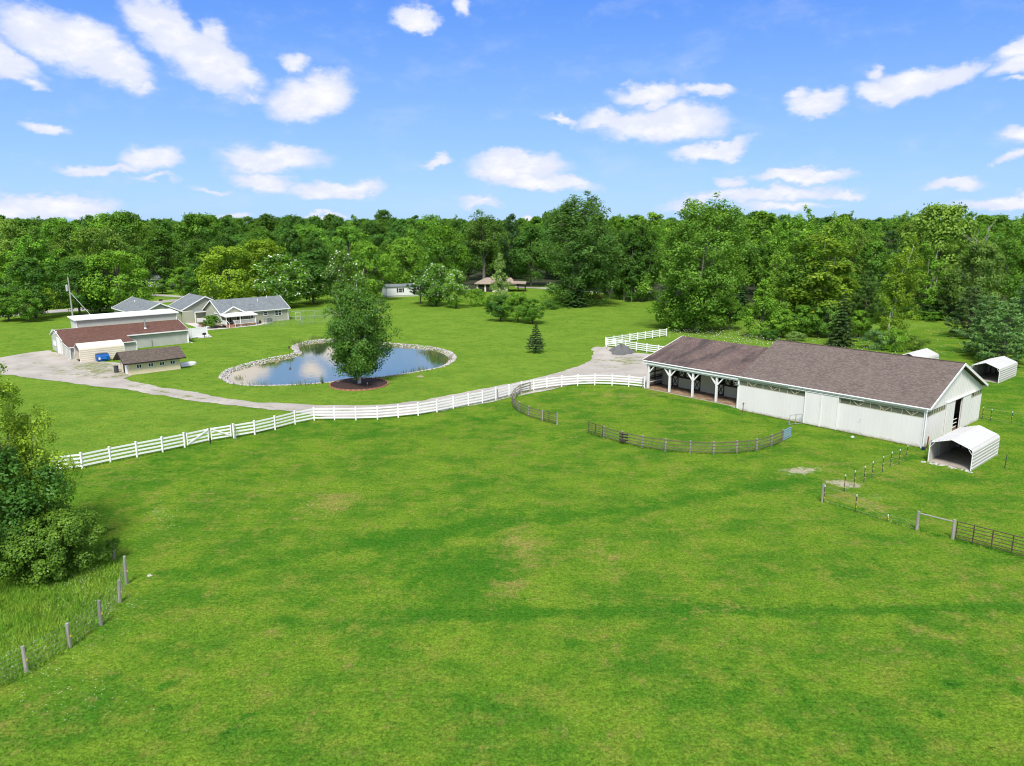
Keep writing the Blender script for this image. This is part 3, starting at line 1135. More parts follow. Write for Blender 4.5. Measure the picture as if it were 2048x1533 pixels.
# ------------------------------------------------------------------ the horse barn (x: depth, y: along, from its near corner)
def build_barn():
    D, L, L2 = 15.5, 19.6, 32.6
    EV, RD = 3.86, 7.06
    r = thing('horse_barn', 'long white metal horse barn with brown shingle roof and open stable porch', 'barn', (*BARN_O, 0), math.radians(BARN_ANG))
    # ---- main hall, front wall (x = 0): lower sheet metal, clerestory band, fascia band
    T = .12
    def wallbox(name, m, x0, x1, y0, y1, z0, z1, rib=None):
        mb = MB().box(x0, x1, y0, y1, z0, z1)
        if rib: ribs(mb, *rib)
        return mb.build(name, m, r)
    for a, b in ((0, 8.13), (11.69, L)):
        wallbox('wall', WHITE, 0, T, a, b, 0, 2.9, ('y', a, b, 00.06, 2.9, 0, -1))
        # clerestory panels one by one
        n = int((b - a - .2) / .95)
        for k in range(n):
            y = a + .1 + (b - a - .2) / n * k
            mb = MB().box(.05, .08, y + .02, y + (b - a - .2) / n - .02, 2.93, 3.41)
            mb.build('clerestory_panel', POLY, r)
        mb = MB().box(-.01, T - .02, a, b, 3.41, 3.47).box(-.01, T - .02, a, b, 2.89, 2.93)
        for k in range(n + 1):
            y = a + .1 + (b - a - .2) / n * k
            mb.box(.01, .09, y - .02, y + .02, 2.93, 3.41)
        mb.build('clerestory_frame', BEIGE, r)
        # knee braces of the trusses showing through the band
        k = a + 1.2
        while k < b - .8:
            for s in (-1, 1):
                MB().beam((.0, k, 2.95), (.0, k + s * .55, 3.39), .03, .08).build('truss_brace', TRUSS, r)
            k += 2.5
    wallbox('fascia_band', BEIGE, -.03, T, 0, L, 3.47, EV)
    for a, b, l in ((8.13, 9.93, 'right leaf of the pair of sliding doors'), (9.96, 11.69, 'left leaf of the pair of sliding doors')):
        wallbox('sliding_door', WHITE, -.10, -.03, a, b, .08, 3.52, ('y', a, b, .1, 3.5, -.10, -1))
        MB().box(-.145, -.10, a, a + .07, .08, 3.52).box(-.145, -.10, b - .07, b, .08, 3.52).build('door_trim', TRIM, r.children[-1])
    wallbox('wall', WHITE, 0, T, 8.13, 11.69, 0, 3.41)
    wallbox('door_track', TRIM, -.16, -.03, 5.6, 11.8, 3.53, 3.60)
    wallbox('door_track', TRIM, -.16, -.03, 11.85, 13.6, 3.53, 3.60)
    MB().beam((-.16, 3.8 + 2.0, 1.6), (-.16, 3.8 + 2.0, 1.68), .05, .05).build('hook', STEEL, r)
    wallbox('sill_board', RUST, -.03, T, 0, L, -.2, .06)
    # corner trim
    for y0 in (-.06, L - .08):
        wallbox('corner_trim', TRIM, -.045, .14, y0, y0 + .16, -.1, EV)
    # gutter and downspout
    MB().tube([(-.23, -.45, EV - .0), (-.23, L2 + .4, EV - .0)], .07, 8).build('gutter', TRIM, r)
    MB().tube([(-.23, -.25, EV - .05), (-.2, -.17, EV - .3), (-.12, -.14, EV - .5), (-.12, -.14, .15), (-.35, -.2, .05)], .06, 6).build('downspout', TRIM, r)
    MB().box(-.12, .02, L + .15, L + .45, 3.05, 3.12).box(-.2, -.1, L - .1, L + .3, 2.92, 2.97).build('wall_lamp', STEEL, r)
    # ---- gable wall (y = 0) with the sliding door opening
    for a, b in ((0.12, 5.2), (11.9, D)):
        wallbox('gable_wall', WHITE, a, b, 0, T, 0, 2.9, ('x', a, b, .05, 2.9, 0, -1))
        n = max(2, int((b - a - .2) / .6))
        for k in range(n):
            x = a + .1 + (b - a - .2) / n * k
            MB().box(x + .02, x + (b - a - .2) / n - .02, .04, .07, 2.93, 3.41).build('clerestory_panel', POLY, r)
        mb = MB().box(a, b, -.01, T - .02, 2.89, 2.93)
        for k in range(n + 1):
            x = a + .1 + (b - a - .2) / n * k
            mb.box(x - .02, x + .02, 0, .08, 2.93, 3.41)
        mb.build('clerestory_frame', BEIGE, r)
    mb = MB().prism([(0, 0, 3.41), (D, 0, 3.41), (D, 0, EV - .1), (D / 2, 0, RD - .14), (0, 0, EV - .1)], (0, T, 0))
    k = .3
    while k < D:
        top = EV - .12 + (RD - EV) * (1 - abs(k - D / 2) / (D / 2))
        mb.box(k - .03, k + .03, -.02, 0, 3.5, top - .06)
        k += .45
    mb.build('gable', WHITE, r)
    wallbox('gable_wall', WHITE, 5.2, 7.3, .0, T, 0, 3.41)
    wallbox('gable_wall', WHITE, 9.7, 11.9, .0, T, 0, 3.41)
    wallbox('sliding_door', WHITE, 5.25, 7.4, -.10, -.03, .1, 3.5, ('x', 5.25, 7.4, .12, 3.39, -.10, -1))
    wallbox('sliding_door', WHITE, 9.65, 11.95, -.10, -.03, .1, 3.5, ('x', 9.65, 11.95, .12, 3.39, -.10, -1))
    wallbox('door_track', TRIM, 5.2, 13.0, -.17, -.03, 3.52, 3.62)
    MB().tube([(7.4, .3, 1.15), (9.65, .3, 1.15)], .035, 6).tube([(7.4, .3, .75), (9.65, .3, .75)], .035, 6).tube([(7.4, .3, .35), (9.65, .3, .35)], .035, 6).tube([(8.1, .3, .1), (8.1, .3, 1.15)], .03, 6).build('stall_gate', TRIM, r)
    wallbox('wall', DARKIN, 7.2, 9.9, 6.0, 6.1, .05, 3.6)  # dark sheet paints the shade behind the gable opening
    wallbox('floor', DIRT, .15, D - .15, .15, L - .1, .0, .05)
    # back wall, far end wall
    wallbox('wall', WHITE, D - T, D, T, L2, 0, EV)
    MB().prism([(.2, L, 0), (D - T, L, 0), (D - T, L, EV - .1), (D / 2, L, RD - .2), (.2, L, EV - .1)], (0, -.1, 0)).build('end_wall', WHITE, r)
    # ---- main roof
    ov = .15
    sl = (RD - EV) / (D / 2)
    for s in (0, 1):
        xe, ze = (-ov, EV - sl * ov) if s == 0 else (D + ov, EV - sl * ov)
        c = [(xe, -.42, ze + .14), (D / 2, -.42, RD + .14), (D / 2, L + .02, RD + .14), (xe, L + .02, ze + .14)]
        roof_slab('roof', c, ROOF_BARN, r, .12)
        MB().beam((xe, -.45, ze + .05), (D / 2, -.45, RD + .05), .05, .24).build('rake_board', TRIM, r)
        MB().box(xe - .03, xe + .01, -.42, L, ze - .14, ze + .02).build('fascia', TRIM, r)
    MB().tube([(D / 2, -.40, RD + .15), (D / 2, L, RD + .15)], .07, 5).build('ridge_cap', ROOF_STALL, r)
    # ---- stable wing
    RS = 6.02
    ss = (RS - EV) / 8.0
    c = [(-ov, L + .03, EV - ss * ov + .10), (8.0, L + .03, RS + .10), (8.0, L2 + .55, RS + .10), (-ov, L2 + .55, EV - ss * ov + .10)]
    roof_slab('stable_roof', c, ROOF_STALL, r, .12)
    c = [(D + ov, L + .03, EV - .2), (8.0, L + .03, RS + .10), (8.0, L2 + .55, RS + .10), (D + ov, L2 + .55, EV - .2)]
    roof_slab('stable_roof', c, ROOF_STALL, r, .12)
    MB().beam((-ov, L2 + .57, EV - ss * ov + .04), (8, L2 + .57, RS + .04), .05, .22).build('rake_board', TRIM, r)
    MB().box(-ov - .03, -ov + .01, L, L2 + .55, EV - .36, EV - .14).build('fascia', TRIM, r)
    MB().box(.0, .16, L + .1, L2, 3.30, EV - .12).build('porch_beam', TRIM, r)
    Z0 = .46
    MB().box(-.25, 8, L + .1, L2, .1, Z0).build('porch_floor', DIRT, r)
    MB().box(-.32, -.25, L + .1, L2, .05, Z0 - .01).build('slab_edge', CONCRETE, r)
    for y in (22.46, 25.73, 29.07, 32.3):
        p = MB().box(-.02, .20, y - .11, y + .11, Z0 - .25, 3.32).build('post', TRIM, r)
        for s in (-1, 1):
            if y > 32 and s > 0: continue
            MB().beam((.09, y + s * .1, 2.45), (.09, y + s * .85, 3.32), .14, .14, (1, 0, 0)).build('brace', TRIM, p)
    # stall front, 3.2 m in
    X = 3.2
    def stall(name, m, y0, y1, z0, z1, rib=True, x=X, d=.1):
        mb = MB().box(x, x + d, y0, y1, z0, z1)
        if rib: ribs(mb, 'y', y0, y1, z0, z1, x, -1, .25, .03, .02)
        return mb.build(name, m, r)
    stall('stall_panel', BEIGE, 31.0, 32.5, Z0, 3.75)
    stall('stall_panel', BEIGE, 28.1, 30.0, Z0, 1.75)
    stall('stall_panel', BEIGE, 24.6, 26.75, Z0, 3.75)
    stall('stall_panel', BEIGE, 21.4, 23.4, Z0, 1.75)
    stall('stall_panel', BEIGE, 19.7, 21.4, Z0, 3.75)
    stall('lintel', BEIGE, 19.7, 32.5, 3.45, 3.80, True, X + .01)
    def crossed(name, y0, y1, z0, z1, x, label=None):
        """a boarded leaf with dark frame and crossbuck"""
        b = MB().box(x, x + .05, y0 + .02, y1 - .02, z0, z1).build(name, BEIGE, r)
        q = MB()
        f = .11
        for a, bb in ((y0, y0 + f), (y1 - f, y1)):
            q.box(x - .045, x - .002, a, bb, z0, z1)
        for a, bb in ((z0, z0 + f), (z1 - f, z1)):
            q.box(x - .045, x - .002, y0 + f, y1 - f, a, bb)
        q.beam((x - .035, y0 + f, z0 + f), (x - .035, y1 - f, z1 - f), .09, .03, (1, 0, 0))
        q.beam((x - .020, y0 + f, z1 - f), (x - .020, y1 - f, z0 + f), .09, .03, (1, 0, 0))
        q.build('crossbuck', BLACK, b)
        return b
    for a, b in ((30.02, 30.98), (26.77, 27.72), (23.42, 24.3)):
        crossed('dutch_door', a, b, Z0 + .06, 1.85, X)
        stall('opening_shade', DARKIN, a, b, 1.85, 3.45, False, X + .5, .05)  # near-black sheet in place of shade above the half door
    for a, b in ((29.07, 30.0), (28.12, 29.03), (22.5, 23.4), (21.45, 22.4)):
        crossed('shutter', a, b, 1.82, 3.1, X - .02)
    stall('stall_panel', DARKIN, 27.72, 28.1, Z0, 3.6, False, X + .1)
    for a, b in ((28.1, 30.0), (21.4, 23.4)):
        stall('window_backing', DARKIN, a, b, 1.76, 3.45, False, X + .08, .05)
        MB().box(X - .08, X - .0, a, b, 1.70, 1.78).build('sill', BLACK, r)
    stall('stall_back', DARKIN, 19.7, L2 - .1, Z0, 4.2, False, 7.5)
    # end wall of the porch with girts and kick boards
    MB().box(.2, D - T, L2, L2 + .08, .1, EV).build('end_wall', WHITE, r)
    MB().prism([(.2, L2, EV), (D - T, L2, EV), (8, L2, RS - .1)], (0, .08, 0)).build('end_gable', WHITE, r)
    for z in (2.25, 2.8, 3.35):
        MB().box(.2, X, L2 - .07, L2 - .005, z, z + .12).build('girt', DARKWOOD, r)
    for x in (1.55,):
        MB().box(x, x + .14, L2 - .14, L2 - .07, Z0, 3.7).build('post', DARKWOOD, r)
    for k in range(6):
        MB().box(.22, X - .02, L2 - .06, L2 - .012, Z0 + .02 + k * .24, Z0 + .22 + k * .24).build('kick_board', BOARDS if k % 2 else DARKWOOD, r)
    MB().box(.25, X, L2 - .3, L2 - .25, 1.1, 1.2).build('light_switch', TRIM, r)
    return r


build_barn()


# ------------------------------------------------------------------ carports (open-fronted metal shelters)
def shelter_profile(w, eave, ridge, rad=.28):
    """cross-section from the left foot over the ridge to the right foot, with ribs standing out"""
    P = [(-w / 2, 0.0), (-w / 2, eave - rad)]
    P += [(-w / 2 + rad * (1 - math.cos(t)), eave - rad + rad * math.sin(t)) for t in (math.radians(a) for a in (25, 50, 70))]
    P += [(0, ridge)]
    Q = P + [(-a, b) for a, b in P[-2::-1]]
    return Q


def ribbed(Q, step=.30, w=.07, d=.035):
    """the same outline walked along with a small raised rib every step metres"""
    pts = [Vector((a, 0, b)) for a, b in Q]
    L = [0]
    for a, b in zip(pts[:-1], pts[1:]): L.append(L[-1] + (b - a).length)
    def pos(s):
        for i in range(len(pts) - 1):
            if s <= L[i + 1] + 1e-6:
                t = (s - L[i]) / max(L[i + 1] - L[i], 1e-6)
                d = (pts[i + 1] - pts[i]).normalized()
                return pts[i].lerp(pts[i + 1], t), Vector((-d.z, 0, d.x))
        return pts[-1], Vector((0, 0, 1))
    marks = {(round(l, 4), 0) for l in L}
    s = step / 2
    while s < L[-1] - .1:
        marks |= {(round(s - w, 4), 0), (round(s - w / 2, 4), 1), (round(s + w / 2, 4), 1), (round(s + w, 4), 0)}
        s += step
    out = []
    for s, up in sorted(marks):
        q, n = pos(s)
        out.append(q + n * (d if up else 0))
    return out


def shelter(name, label, loc, rz, w, ln, eave, ridge, m, back=True, posts=True, group=None, rib=.035):
    """opening at y = 0, running to y = ln"""
    t = thing(name, label, 'carport', loc, rz, group)
    R = ribbed(shelter_profile(w, eave, ridge), d=rib)
    I = [Vector((a, 0, b)) for a, b in shelter_profile(w - .06, eave - .03, ridge - .03)]
    mb = MB()
    n = len(R)
    vs = [q + Vector((0, 0, 0)) for q in R] + [q + Vector((0, ln, 0)) for q in R]
    mb.add(vs, [(i, i + 1, n + i + 1, n + i) for i in range(n - 1)])
    k = len(I)
    vs = [q.copy() for q in I] + [q + Vector((0, ln, 0)) for q in I]
    mb.add(vs, [(i + 1, i, k + i, k + i + 1) for i in range(k - 1)])
    mb.build('shell', m, t, fix=False)
    for y in (0, ln):
        MB().tube([q * 1.0 + Vector((0, y, 0)) for q in I], .045, 6).build('end_frame', TRIM, t)
    if back:
        P = [Vector((a, ln - .08, b)) for a, b in shelter_profile(w - .08, eave - .04, ridge - .04)]
        MB().prism(P, (0, .03, 0)).build('back_panel', m, t)
        for i in range(5):
            x = -w / 2 + .45 + i * (w - .9) / 4
            MB().box(x - .06, x + .06, ln - .2, ln - .1, .02, ridge - .12 - abs(x) * (ridge - eave) / (w / 2)).build('upright', BLACK, t)
    for y in (ln * .33, ln * .66):
        MB().tube([(a, y, b) for a, b in shelter_profile(w - .12, eave - .06, ridge - .06)], .03, 5).build('hoop', STEEL, t)
    for s in (-1, 1):
        MB().beam((s * (w / 2 - .05), .03, eave - .55), (s * (w / 2 - .45), .03, eave + .02), .04, .04).build('knee_brace', TRIM, t)
    MB().box(-w / 2 + .06, w / 2 - .06, .1, ln - .1, -.02, .03).build('floor', GREYDIRT if posts else CONCRETE, t)
    return t


RZ = math.radians(BARN_ANG - 90)
P = barn_pt(-3.87, -3.66)
shelter('carport', 'nearest white carport, open front facing the paddock beside the barn gable', P, RZ, 3.45, 6.9, 1.92, 2.42, CARPORT, group='white metal run-in carports')
P = barn_pt(38.4, 6.4)
shelter('carport', 'white carport behind the barn by the pines, its dark open end showing', P, RZ, 3.5, 7.4, 2.0, 2.55, CARPORT, group='white metal run-in carports')
P = barn_pt(37.8, 15.9)
shelter('carport', 'white carport mostly hidden behind the barn ridge', P, RZ, 3.5, 6.6, 2.0, 2.62, CARPORT, group='white metal run-in carports')
# rubble sill in front of the near carport
mb = MB()
rr = random.Random(3)
for i in range(46):
    t = rr.random()
    q = barn_pt(-4.15 + rr.gauss(0, .14), -1.5 - 4.1 * t)
    s = rr.uniform(.05, .16)
    mb.tube([(q.x, q.y, -.02), (q.x + rr.uniform(-.03, .03), q.y, s * .5)], [s, s * .6], 6)
tag(mb.build('rubble', worn('rubble_grey', (.42, .40, .36), .2, 3, .9)), 'broken stone along the open edge of the near carport', kind='stuff')

# ------------------------------------------------------------------ left-hand buildings share one grid
GA = 42.5
GR = math.radians(GA)


def build_workshop():
    o = at(142.5, 719.2)
    r = thing('workshop', 'long grey workshop with red-brown roof and white-roofed upper storey', 'workshop', o, GR)
    LN, LF = 19.2, 9.6           # length, length of the low front bay
    W0, W1, W2, W3 = 0.0, 4.3, 9.0, 12.2   # front bay, main front wall, upper storey front, back
    zl, zm, zr, zb = 1.90, 2.32, 3.55, 2.6
    # walls
    mb = MB()
    mb.box(0, LF, W0, W0 + .1, 0, zl - .1)
    ribs(mb, 'x', 0, LF, .05, zl - .1, W0, -1, .4, .03, .015)
    mb.build('wall', GREY, r)
    MB().box(LF - .1, LF, W0 + .1, W1, 0, zl).build('wall', GREY, r)
    mb = MB().box(LF, LN, W1, W1 + .1, 0, zm)
    for z in np.arange(.15, zm, .19):
        mb.box(LF + .02, LN, W1 - .012, W1, z, z + .16)
    mb.build('wall', GREY, r)
    MB().box(LN - .1, LN, W1 + .1, W3, 0, zb).build('wall', GREY, r)
    MB().box(0, LN, W3 - .1, W3, 0, zb).build('wall', GREY, r)
    g = MB().prism([(0, W0, 0), (0, W3, 0), (0, W3, zb - .1), (0, 10.2, zr), (0, 8.4, zr + .02), (0, W1, zm + .08), (0, W0, zl - .08)], (.1, 0, 0))
    for z in np.arange(.15, 1.8, .22):
        g.box(-.012, 0, W0 + .05, W3 - .05, z, z + .19)
    g.build('gable_wall', GREY, r)
    MB().box(LN, LN + .1, W1, W3, 0, zm).build('gable_wall', GREY, r)
    # rake trim following the broken roof line
    pts = [(-.16, W0 - .3, zl - .1), (-.16, 2.2, zl + .12), (-.16, W1, zm + .1), (-.16, 8.4, zr + .06), (-.16, 10.2, zr + .06), (-.16, W3 + .3, zb - .1)]
    for a, b in zip(pts[:-1], pts[1:]):
        MB().beam(a, b, .08, .16).build('rake_board', TRIM, r)
    # roofs
    roof_slab('roof', [(-.2, W1, zm + .16), (-.2, W2, zr + .16), (LN + .25, W2, zr + .16), (LN + .25, W1 - .35, zm + .08), (LF - .3, W1 - .35, zm + .08), (LF - .3, W1, zm + .16)], ROOF_RED, r, .1)
    roof_slab('roof', [(-.2, W0 - .3, zl + .02), (-.2, W1, zm + .155), (LF - .32, W1, zm + .155), (LF - .32, W0 - .3, zl + .02)], ROOF_RED, r, .1)
    MB().box(-.2, LF - .3, W0 - .36, W0 - .3, zl - .12, zl + .02).build('fascia', TRIM, r)
    MB().box(LF - .3, LN + .25, W1 - .42, W1 - .35, zm - .10, zm + .09).build('fascia', TRIM, r)
    MB().beam((LN + .27, W1 - .35, zm + .0), (LN + .27, W2, zr + .08), .06, .16).build('rake_board', TRIM, r)
    roof_slab('back_roof', [(-.2, W3 + .3, zb - .05), (-.2, 10.2, zr + .15), (-.2, 8.9, zr + .17), (3.4, 8.9, zr + .17), (3.4, W3 + .3, zb - .05)], TRIM, r, .08)
    roof_slab('back_roof', [(3.4, W3 + .3, zb - .05), (3.4, 10.2, zr + .1), (LN, 10.2, zr + .1), (LN, W3 + .3, zb - .05)], TRIM, r, .08)
    # upper storey box with pale flat roof
    zt = 5.0
    MB().box(3.2, LN + .02, W2, W2 + .1, zr - .1, zt).build('upper_wall', GREY, r)
    MB().box(3.2, 3.3, W2 + .1, W3 + .6, zr - .6, zt).build('upper_wall', GREY, r)
    MB().box(LN - .08, LN + .02, W2 + .1, W3 + .6, zr - .6, zt).build('upper_wall', GREY, r)
    MB().box(3.3, LN - .1, W3 + .5, W3 + .6, zb, zt).build('upper_wall', GREY, r)
    roof_slab('upper_roof', [(2.85, W2 - .35, zt + .06), (2.85, W3 + .9, zt + .3), (LN + .35, W3 + .9, zt + .3), (LN + .35, W2 - .35, zt + .06)], worn('white_membrane', (.80, .80, .80), .05, .5, .5, (.5, .5, .48), .3), r, .16)
    for x in (3.14, LN - .1):
        MB().box(x, x + .16, W2 - .05, W2 + .1, zr - .05, zt).build('corner_trim', TRIM, r)
    MB().box(LN - .1, LN + .12, W1 - .05, W1 + .12, 0, zm).build('corner_trim', TRIM, r)
    MB().box(LF - .1, LF + .04, W0 - .05, W0 + .1, 0, zl - .1).build('corner_trim', TRIM, r)
    MB().box(-.06, .1, W0 - .06, W0 + .1, 0, zl - .1).build('corner_trim', TRIM, r)
    MB().tube([(LN + .1, W1 - .2, zm), (LN + .1, W1 - .12, .2), (LN + .6, W1 - .5, .05)], .06, 6).build('downspout', TRIM, r)
    MB().tube([(0, W0 - .2, zl - .1), (-.1, W0 - .12, .15), (-.5, W0 - .5, .05)], .06, 6).build('downspout', TRIM, r)
    # gable openings: tall white door, grey doors, white window with panes
    MB().box(-.09, -.013, 6.1, 8.1, 0, 2.55).build('door', TRIM, r, None)
    MB().box(-.07, -.013, 4.9, 5.7, 0, 1.95).build('door', WHITE, r)
    for a in (1.3, 2.2):
        MB().box(-.06, -.013, a, a + .85, .02, 1.55).build('door', GREY, r)
        MB().box(-.075, -.06, a, a + .05, .02, 1.55).box(-.075, -.06, a + .8, a + .85, .02, 1.55).build('door_trim', TRIM, r.children[-1])
    window(r, 'y', -.02, -1, 9.9, 1.35, 1.8, .75, 3, name='window', gm=WHITE)
    MB().box(-.06, -.0, 8.4, 10.0, zr - .55, zr - .42).build('vent', TRIM, r)
    # stove pipe
    p = MB().tube([(13.0, 6.3, 2.9), (13.0, 6.3, 4.55)], .11, 8).build('stove_pipe', STEEL, r)
    MB().tube([(13, 6.3, 4.5), (13, 6.3, 4.62)], .16, 8).build('cap', STEEL, p)
    MB().tube([(13, 6.3, 2.92), (13, 6.3, 3.10)], [.3, .14], 8).build('flashing', TRIM, p)
    MB().tube([(13.2, W1 - .1, 0), (13.2, W1 - .1, 1.2)], .04, 6).build('pipe', STEEL, r)
    return r


build_workshop()


def build_shed():
    o = at(258.9, 751.3)
    r = thing('garden_shed', 'beige garden shed with taupe roof and four small white windows', 'shed', o, GR)
    LN, D, E, R = 6.9, 3.9, 1.92, 3.0
    m = MB().box(0, LN, 0, .1, 0, E)
    ribs(m, 'x', 0, LN, 0, E, 0, -1, .35, .03, .012)
    m.build('wall', BEIGE2, r)
    MB().box(0, LN, D - .1, D, 0, E).build('wall', BEIGE2, r)
    for x in (0, LN - .1):
        MB().prism([(x, .1, 0), (x, D - .1, 0), (x, D - .1, E), (x, D / 2, R - .12), (x, .1, E)], (.1, 0, 0)).build('gable_wall', BEIGE2, r)
    sl = (R - E) / (D / 2)
    for s in (0, 1):
        y = -.55 if s == 0 else D + .55
        z = E - sl * .55 + .12
        roof_slab('roof', [(-.75, y, z), (-.75, D / 2, R + .12), (LN + .75, D / 2, R + .12), (LN + .75, y, z)], ROOF_SHED, r, .1)
        MB().beam((-.77, y, z - .07), (-.77, D / 2, R + .05), .04, .16).build('rake_board', BLACK, r)
        MB().box(-.75, LN + .75, min(y, y + .03), max(y, y + .03), z - .16, z).build('fascia', BLACK, r)
    for x in (1.35, 2.9, 4.4, 5.85):
        window(r, 'x', 0, -1, x, 1.12, .72, .58, 2, False, fr=.08)
    MB().box(-.03, -.0, .55, 1.7, .05, 1.75).build('door', TRIM, r)
    MB().box(-.02, -.0, 1.75, 2.55, .05, 1.85).build('doorway_shade', DARKIN, r)  # flat dark sheet on the wall paints an open door's shade
    MB().box(-.02, LN + .02, -.03, D + .03, -.05, .05).build('sill', CONCRETE, r)
    # leaning drum by the door
    b = MB().tube([(-.75, 3.3, 0), (-.75, 3.3, .95)], .3, 12).tube([(-.75, 3.3, .95), (-.75, 3.3, 1.0)], .32, 12).build('dark_barrel', worn('dark_plastic', (.05, .055, .05), .2, 2, .6), None)
    M = Matrix.Translation(o) @ Matrix.Rotation(GR, 4, 'Z')
    b.matrix_world = M
    tag(b, 'dark upright barrel beside the door of the beige shed', 'barrel')
    # white boat behind the shed
    bt = thing('rowing_boat', 'white upturned boat hull lying at the far end of the beige shed', 'boat', M @ Vector((8.55, 2.3, 0)), GR + .15)
    secs = [(-1.1, .62, .42), (-.3, .72, .5), (.5, .66, .5), (1.1, .4, .42), (1.55, .05, .3)]
    V, F = [], []
    for x, w, h in secs:
        V += [(x, -w, 0), (x, -w * .8, h * .7), (x, -w * .35, h), (x, w * .35, h), (x, w * .8, h * .7), (x, w, 0)]
    for i in range(len(secs) - 1):
        for k in range(5):
            F.append((i * 6 + k, i * 6 + k + 1, (i + 1) * 6 + k + 1, (i + 1) * 6 + k))
    F += [(5, 4, 3, 2, 1, 0), tuple(24 + k for k in range(6))]
    MB().add(V, F).build('hull', TRIM, bt)
    MB().tube([(-1.1, 0, .47), (.5, 0, .52), (1.5, 0, .32)], .04, 6).build('keel', GREY, bt)
    return r


build_shed()


def build_left_carport():
    o = at(161.3, 725.5)
    M = Matrix.Translation(o) @ Matrix.Rotation(GR, 4, 'Z')
    c = M @ Vector((0, 1.55, 0))
    shelter('carport', 'cream carport with rounded roof between the workshop and the beige shed', c, GR - math.pi / 2, 3.1, 6.3, 2.15, 2.72, CREAM, posts=False, rib=.014)
    # blue waste container in front of it
    q = M @ Vector((2.85, -.85, 0))
    d = thing('waste_container', 'blue steel waste container with sloped lid against the cream carport', 'dumpster', q, GR)
    MB().prism([(-.85, -.55, .12), (-.85, .55, .12), (-.85, .55, 1.05), (-.85, -.2, 1.05), (-.85, -.62, .75)], (1.7, 0, 0)).build('bin', BLUE, d)
    MB().prism([(-.8, .55, 1.06), (-.8, -.22, 1.06), (-.8, -.22, 1.10), (-.8, .55, 1.16)], (1.6, 0, 0)).build('lid', worn('blue_lid', (.02, .05, .10), .1, 2, .5), d)
    for x in (-.9, .85):
        MB().box(x, x + .06, -.4, .4, .45, .62).build('fork_pocket', BLUE, d)
    MB().box(-.45, .45, -.66, -.60, .40, .62).build('front_rib', worn('bright_blue', (.02, .19, .55), .1, 2, .4), d)
    MB().box(-.7, -.45, -.64, -.61, .35, .7).build('label_plate', TRIM, d)
    for x in (-.65, .65):
        for y in (-.42, .42):
            MB().tube([(x - .05, y, .08), (x + .05, y, .08)], .08, 10).build('caster', BLACK, d)


build_left_carport()


def gabled(r, x0, x1, y0, y1, ev, rd, axis, wall=SAGE, roof=ROOF_GREY, ov=.4, clap=True):
    """a gabled wing: axis is the direction of its ridge"""
    mb = MB()
    if axis == 'x':
        c = (y0 + y1) / 2
        P = [(x0, y0, 0), (x0, y1, 0), (x0, y1, ev), (x0, c, rd), (x0, y0, ev)]
        mb.prism(P, (x1 - x0, 0, 0))
    else:
        c = (x0 + x1) / 2
        P = [(x0, y0, 0), (x1, y0, 0), (x1, y0, ev), (c, y0, rd), (x0, y0, ev)]
        mb.prism(P, (0, y1 - y0, 0))
    if clap:
        for z in np.arange(.3, ev - .05, .2):
            mb.box(x0 - .012, x1 + .012, y0 - .012, y1 + .012, z, z + .165)
    mb.build('wall', wall, r)
    half = ((y1 - y0) if axis == 'x' else (x1 - x0)) / 2
    sl = (rd - ev) / half
    for s in (-1, 1):
        e = half + ov
        z = ev - sl * ov + .14
        if axis == 'x':
            y = c + s * e
            roof_slab('roof', [(x0 - ov, y, z), (x0 - ov, c, rd + .14), (x1 + ov, c, rd + .14), (x1 + ov, y, z)], roof, r, .12)
            for xx in (x0 - ov, x1 + ov):
                MB().beam((xx, y, z - .05), (xx, c, rd + .09), .06, .22).build('rake_board', TRIM, r)
            MB().box(x0 - ov, x1 + ov, min(y, y + s * .05), max(y, y + s * .05), z - .17, z + .01).build('gutter', TRIM, r)
        else:
            x = c + s * e
            roof_slab('roof', [(x, y0 - ov, z), (c, y0 - ov, rd + .14), (c, y1 + ov, rd + .14), (x, y1 + ov, z)], roof, r, .12)
            for yy in (y0 - ov, y1 + ov):
                MB().beam((x, yy, z - .05), (c, yy, rd + .09), .06, .22).build('rake_board', TRIM, r)
            MB().box(min(x, x + s * .05), max(x, x + s * .05), y0 - ov, y1 + ov, z - .17, z + .01).build('gutter', TRIM, r)


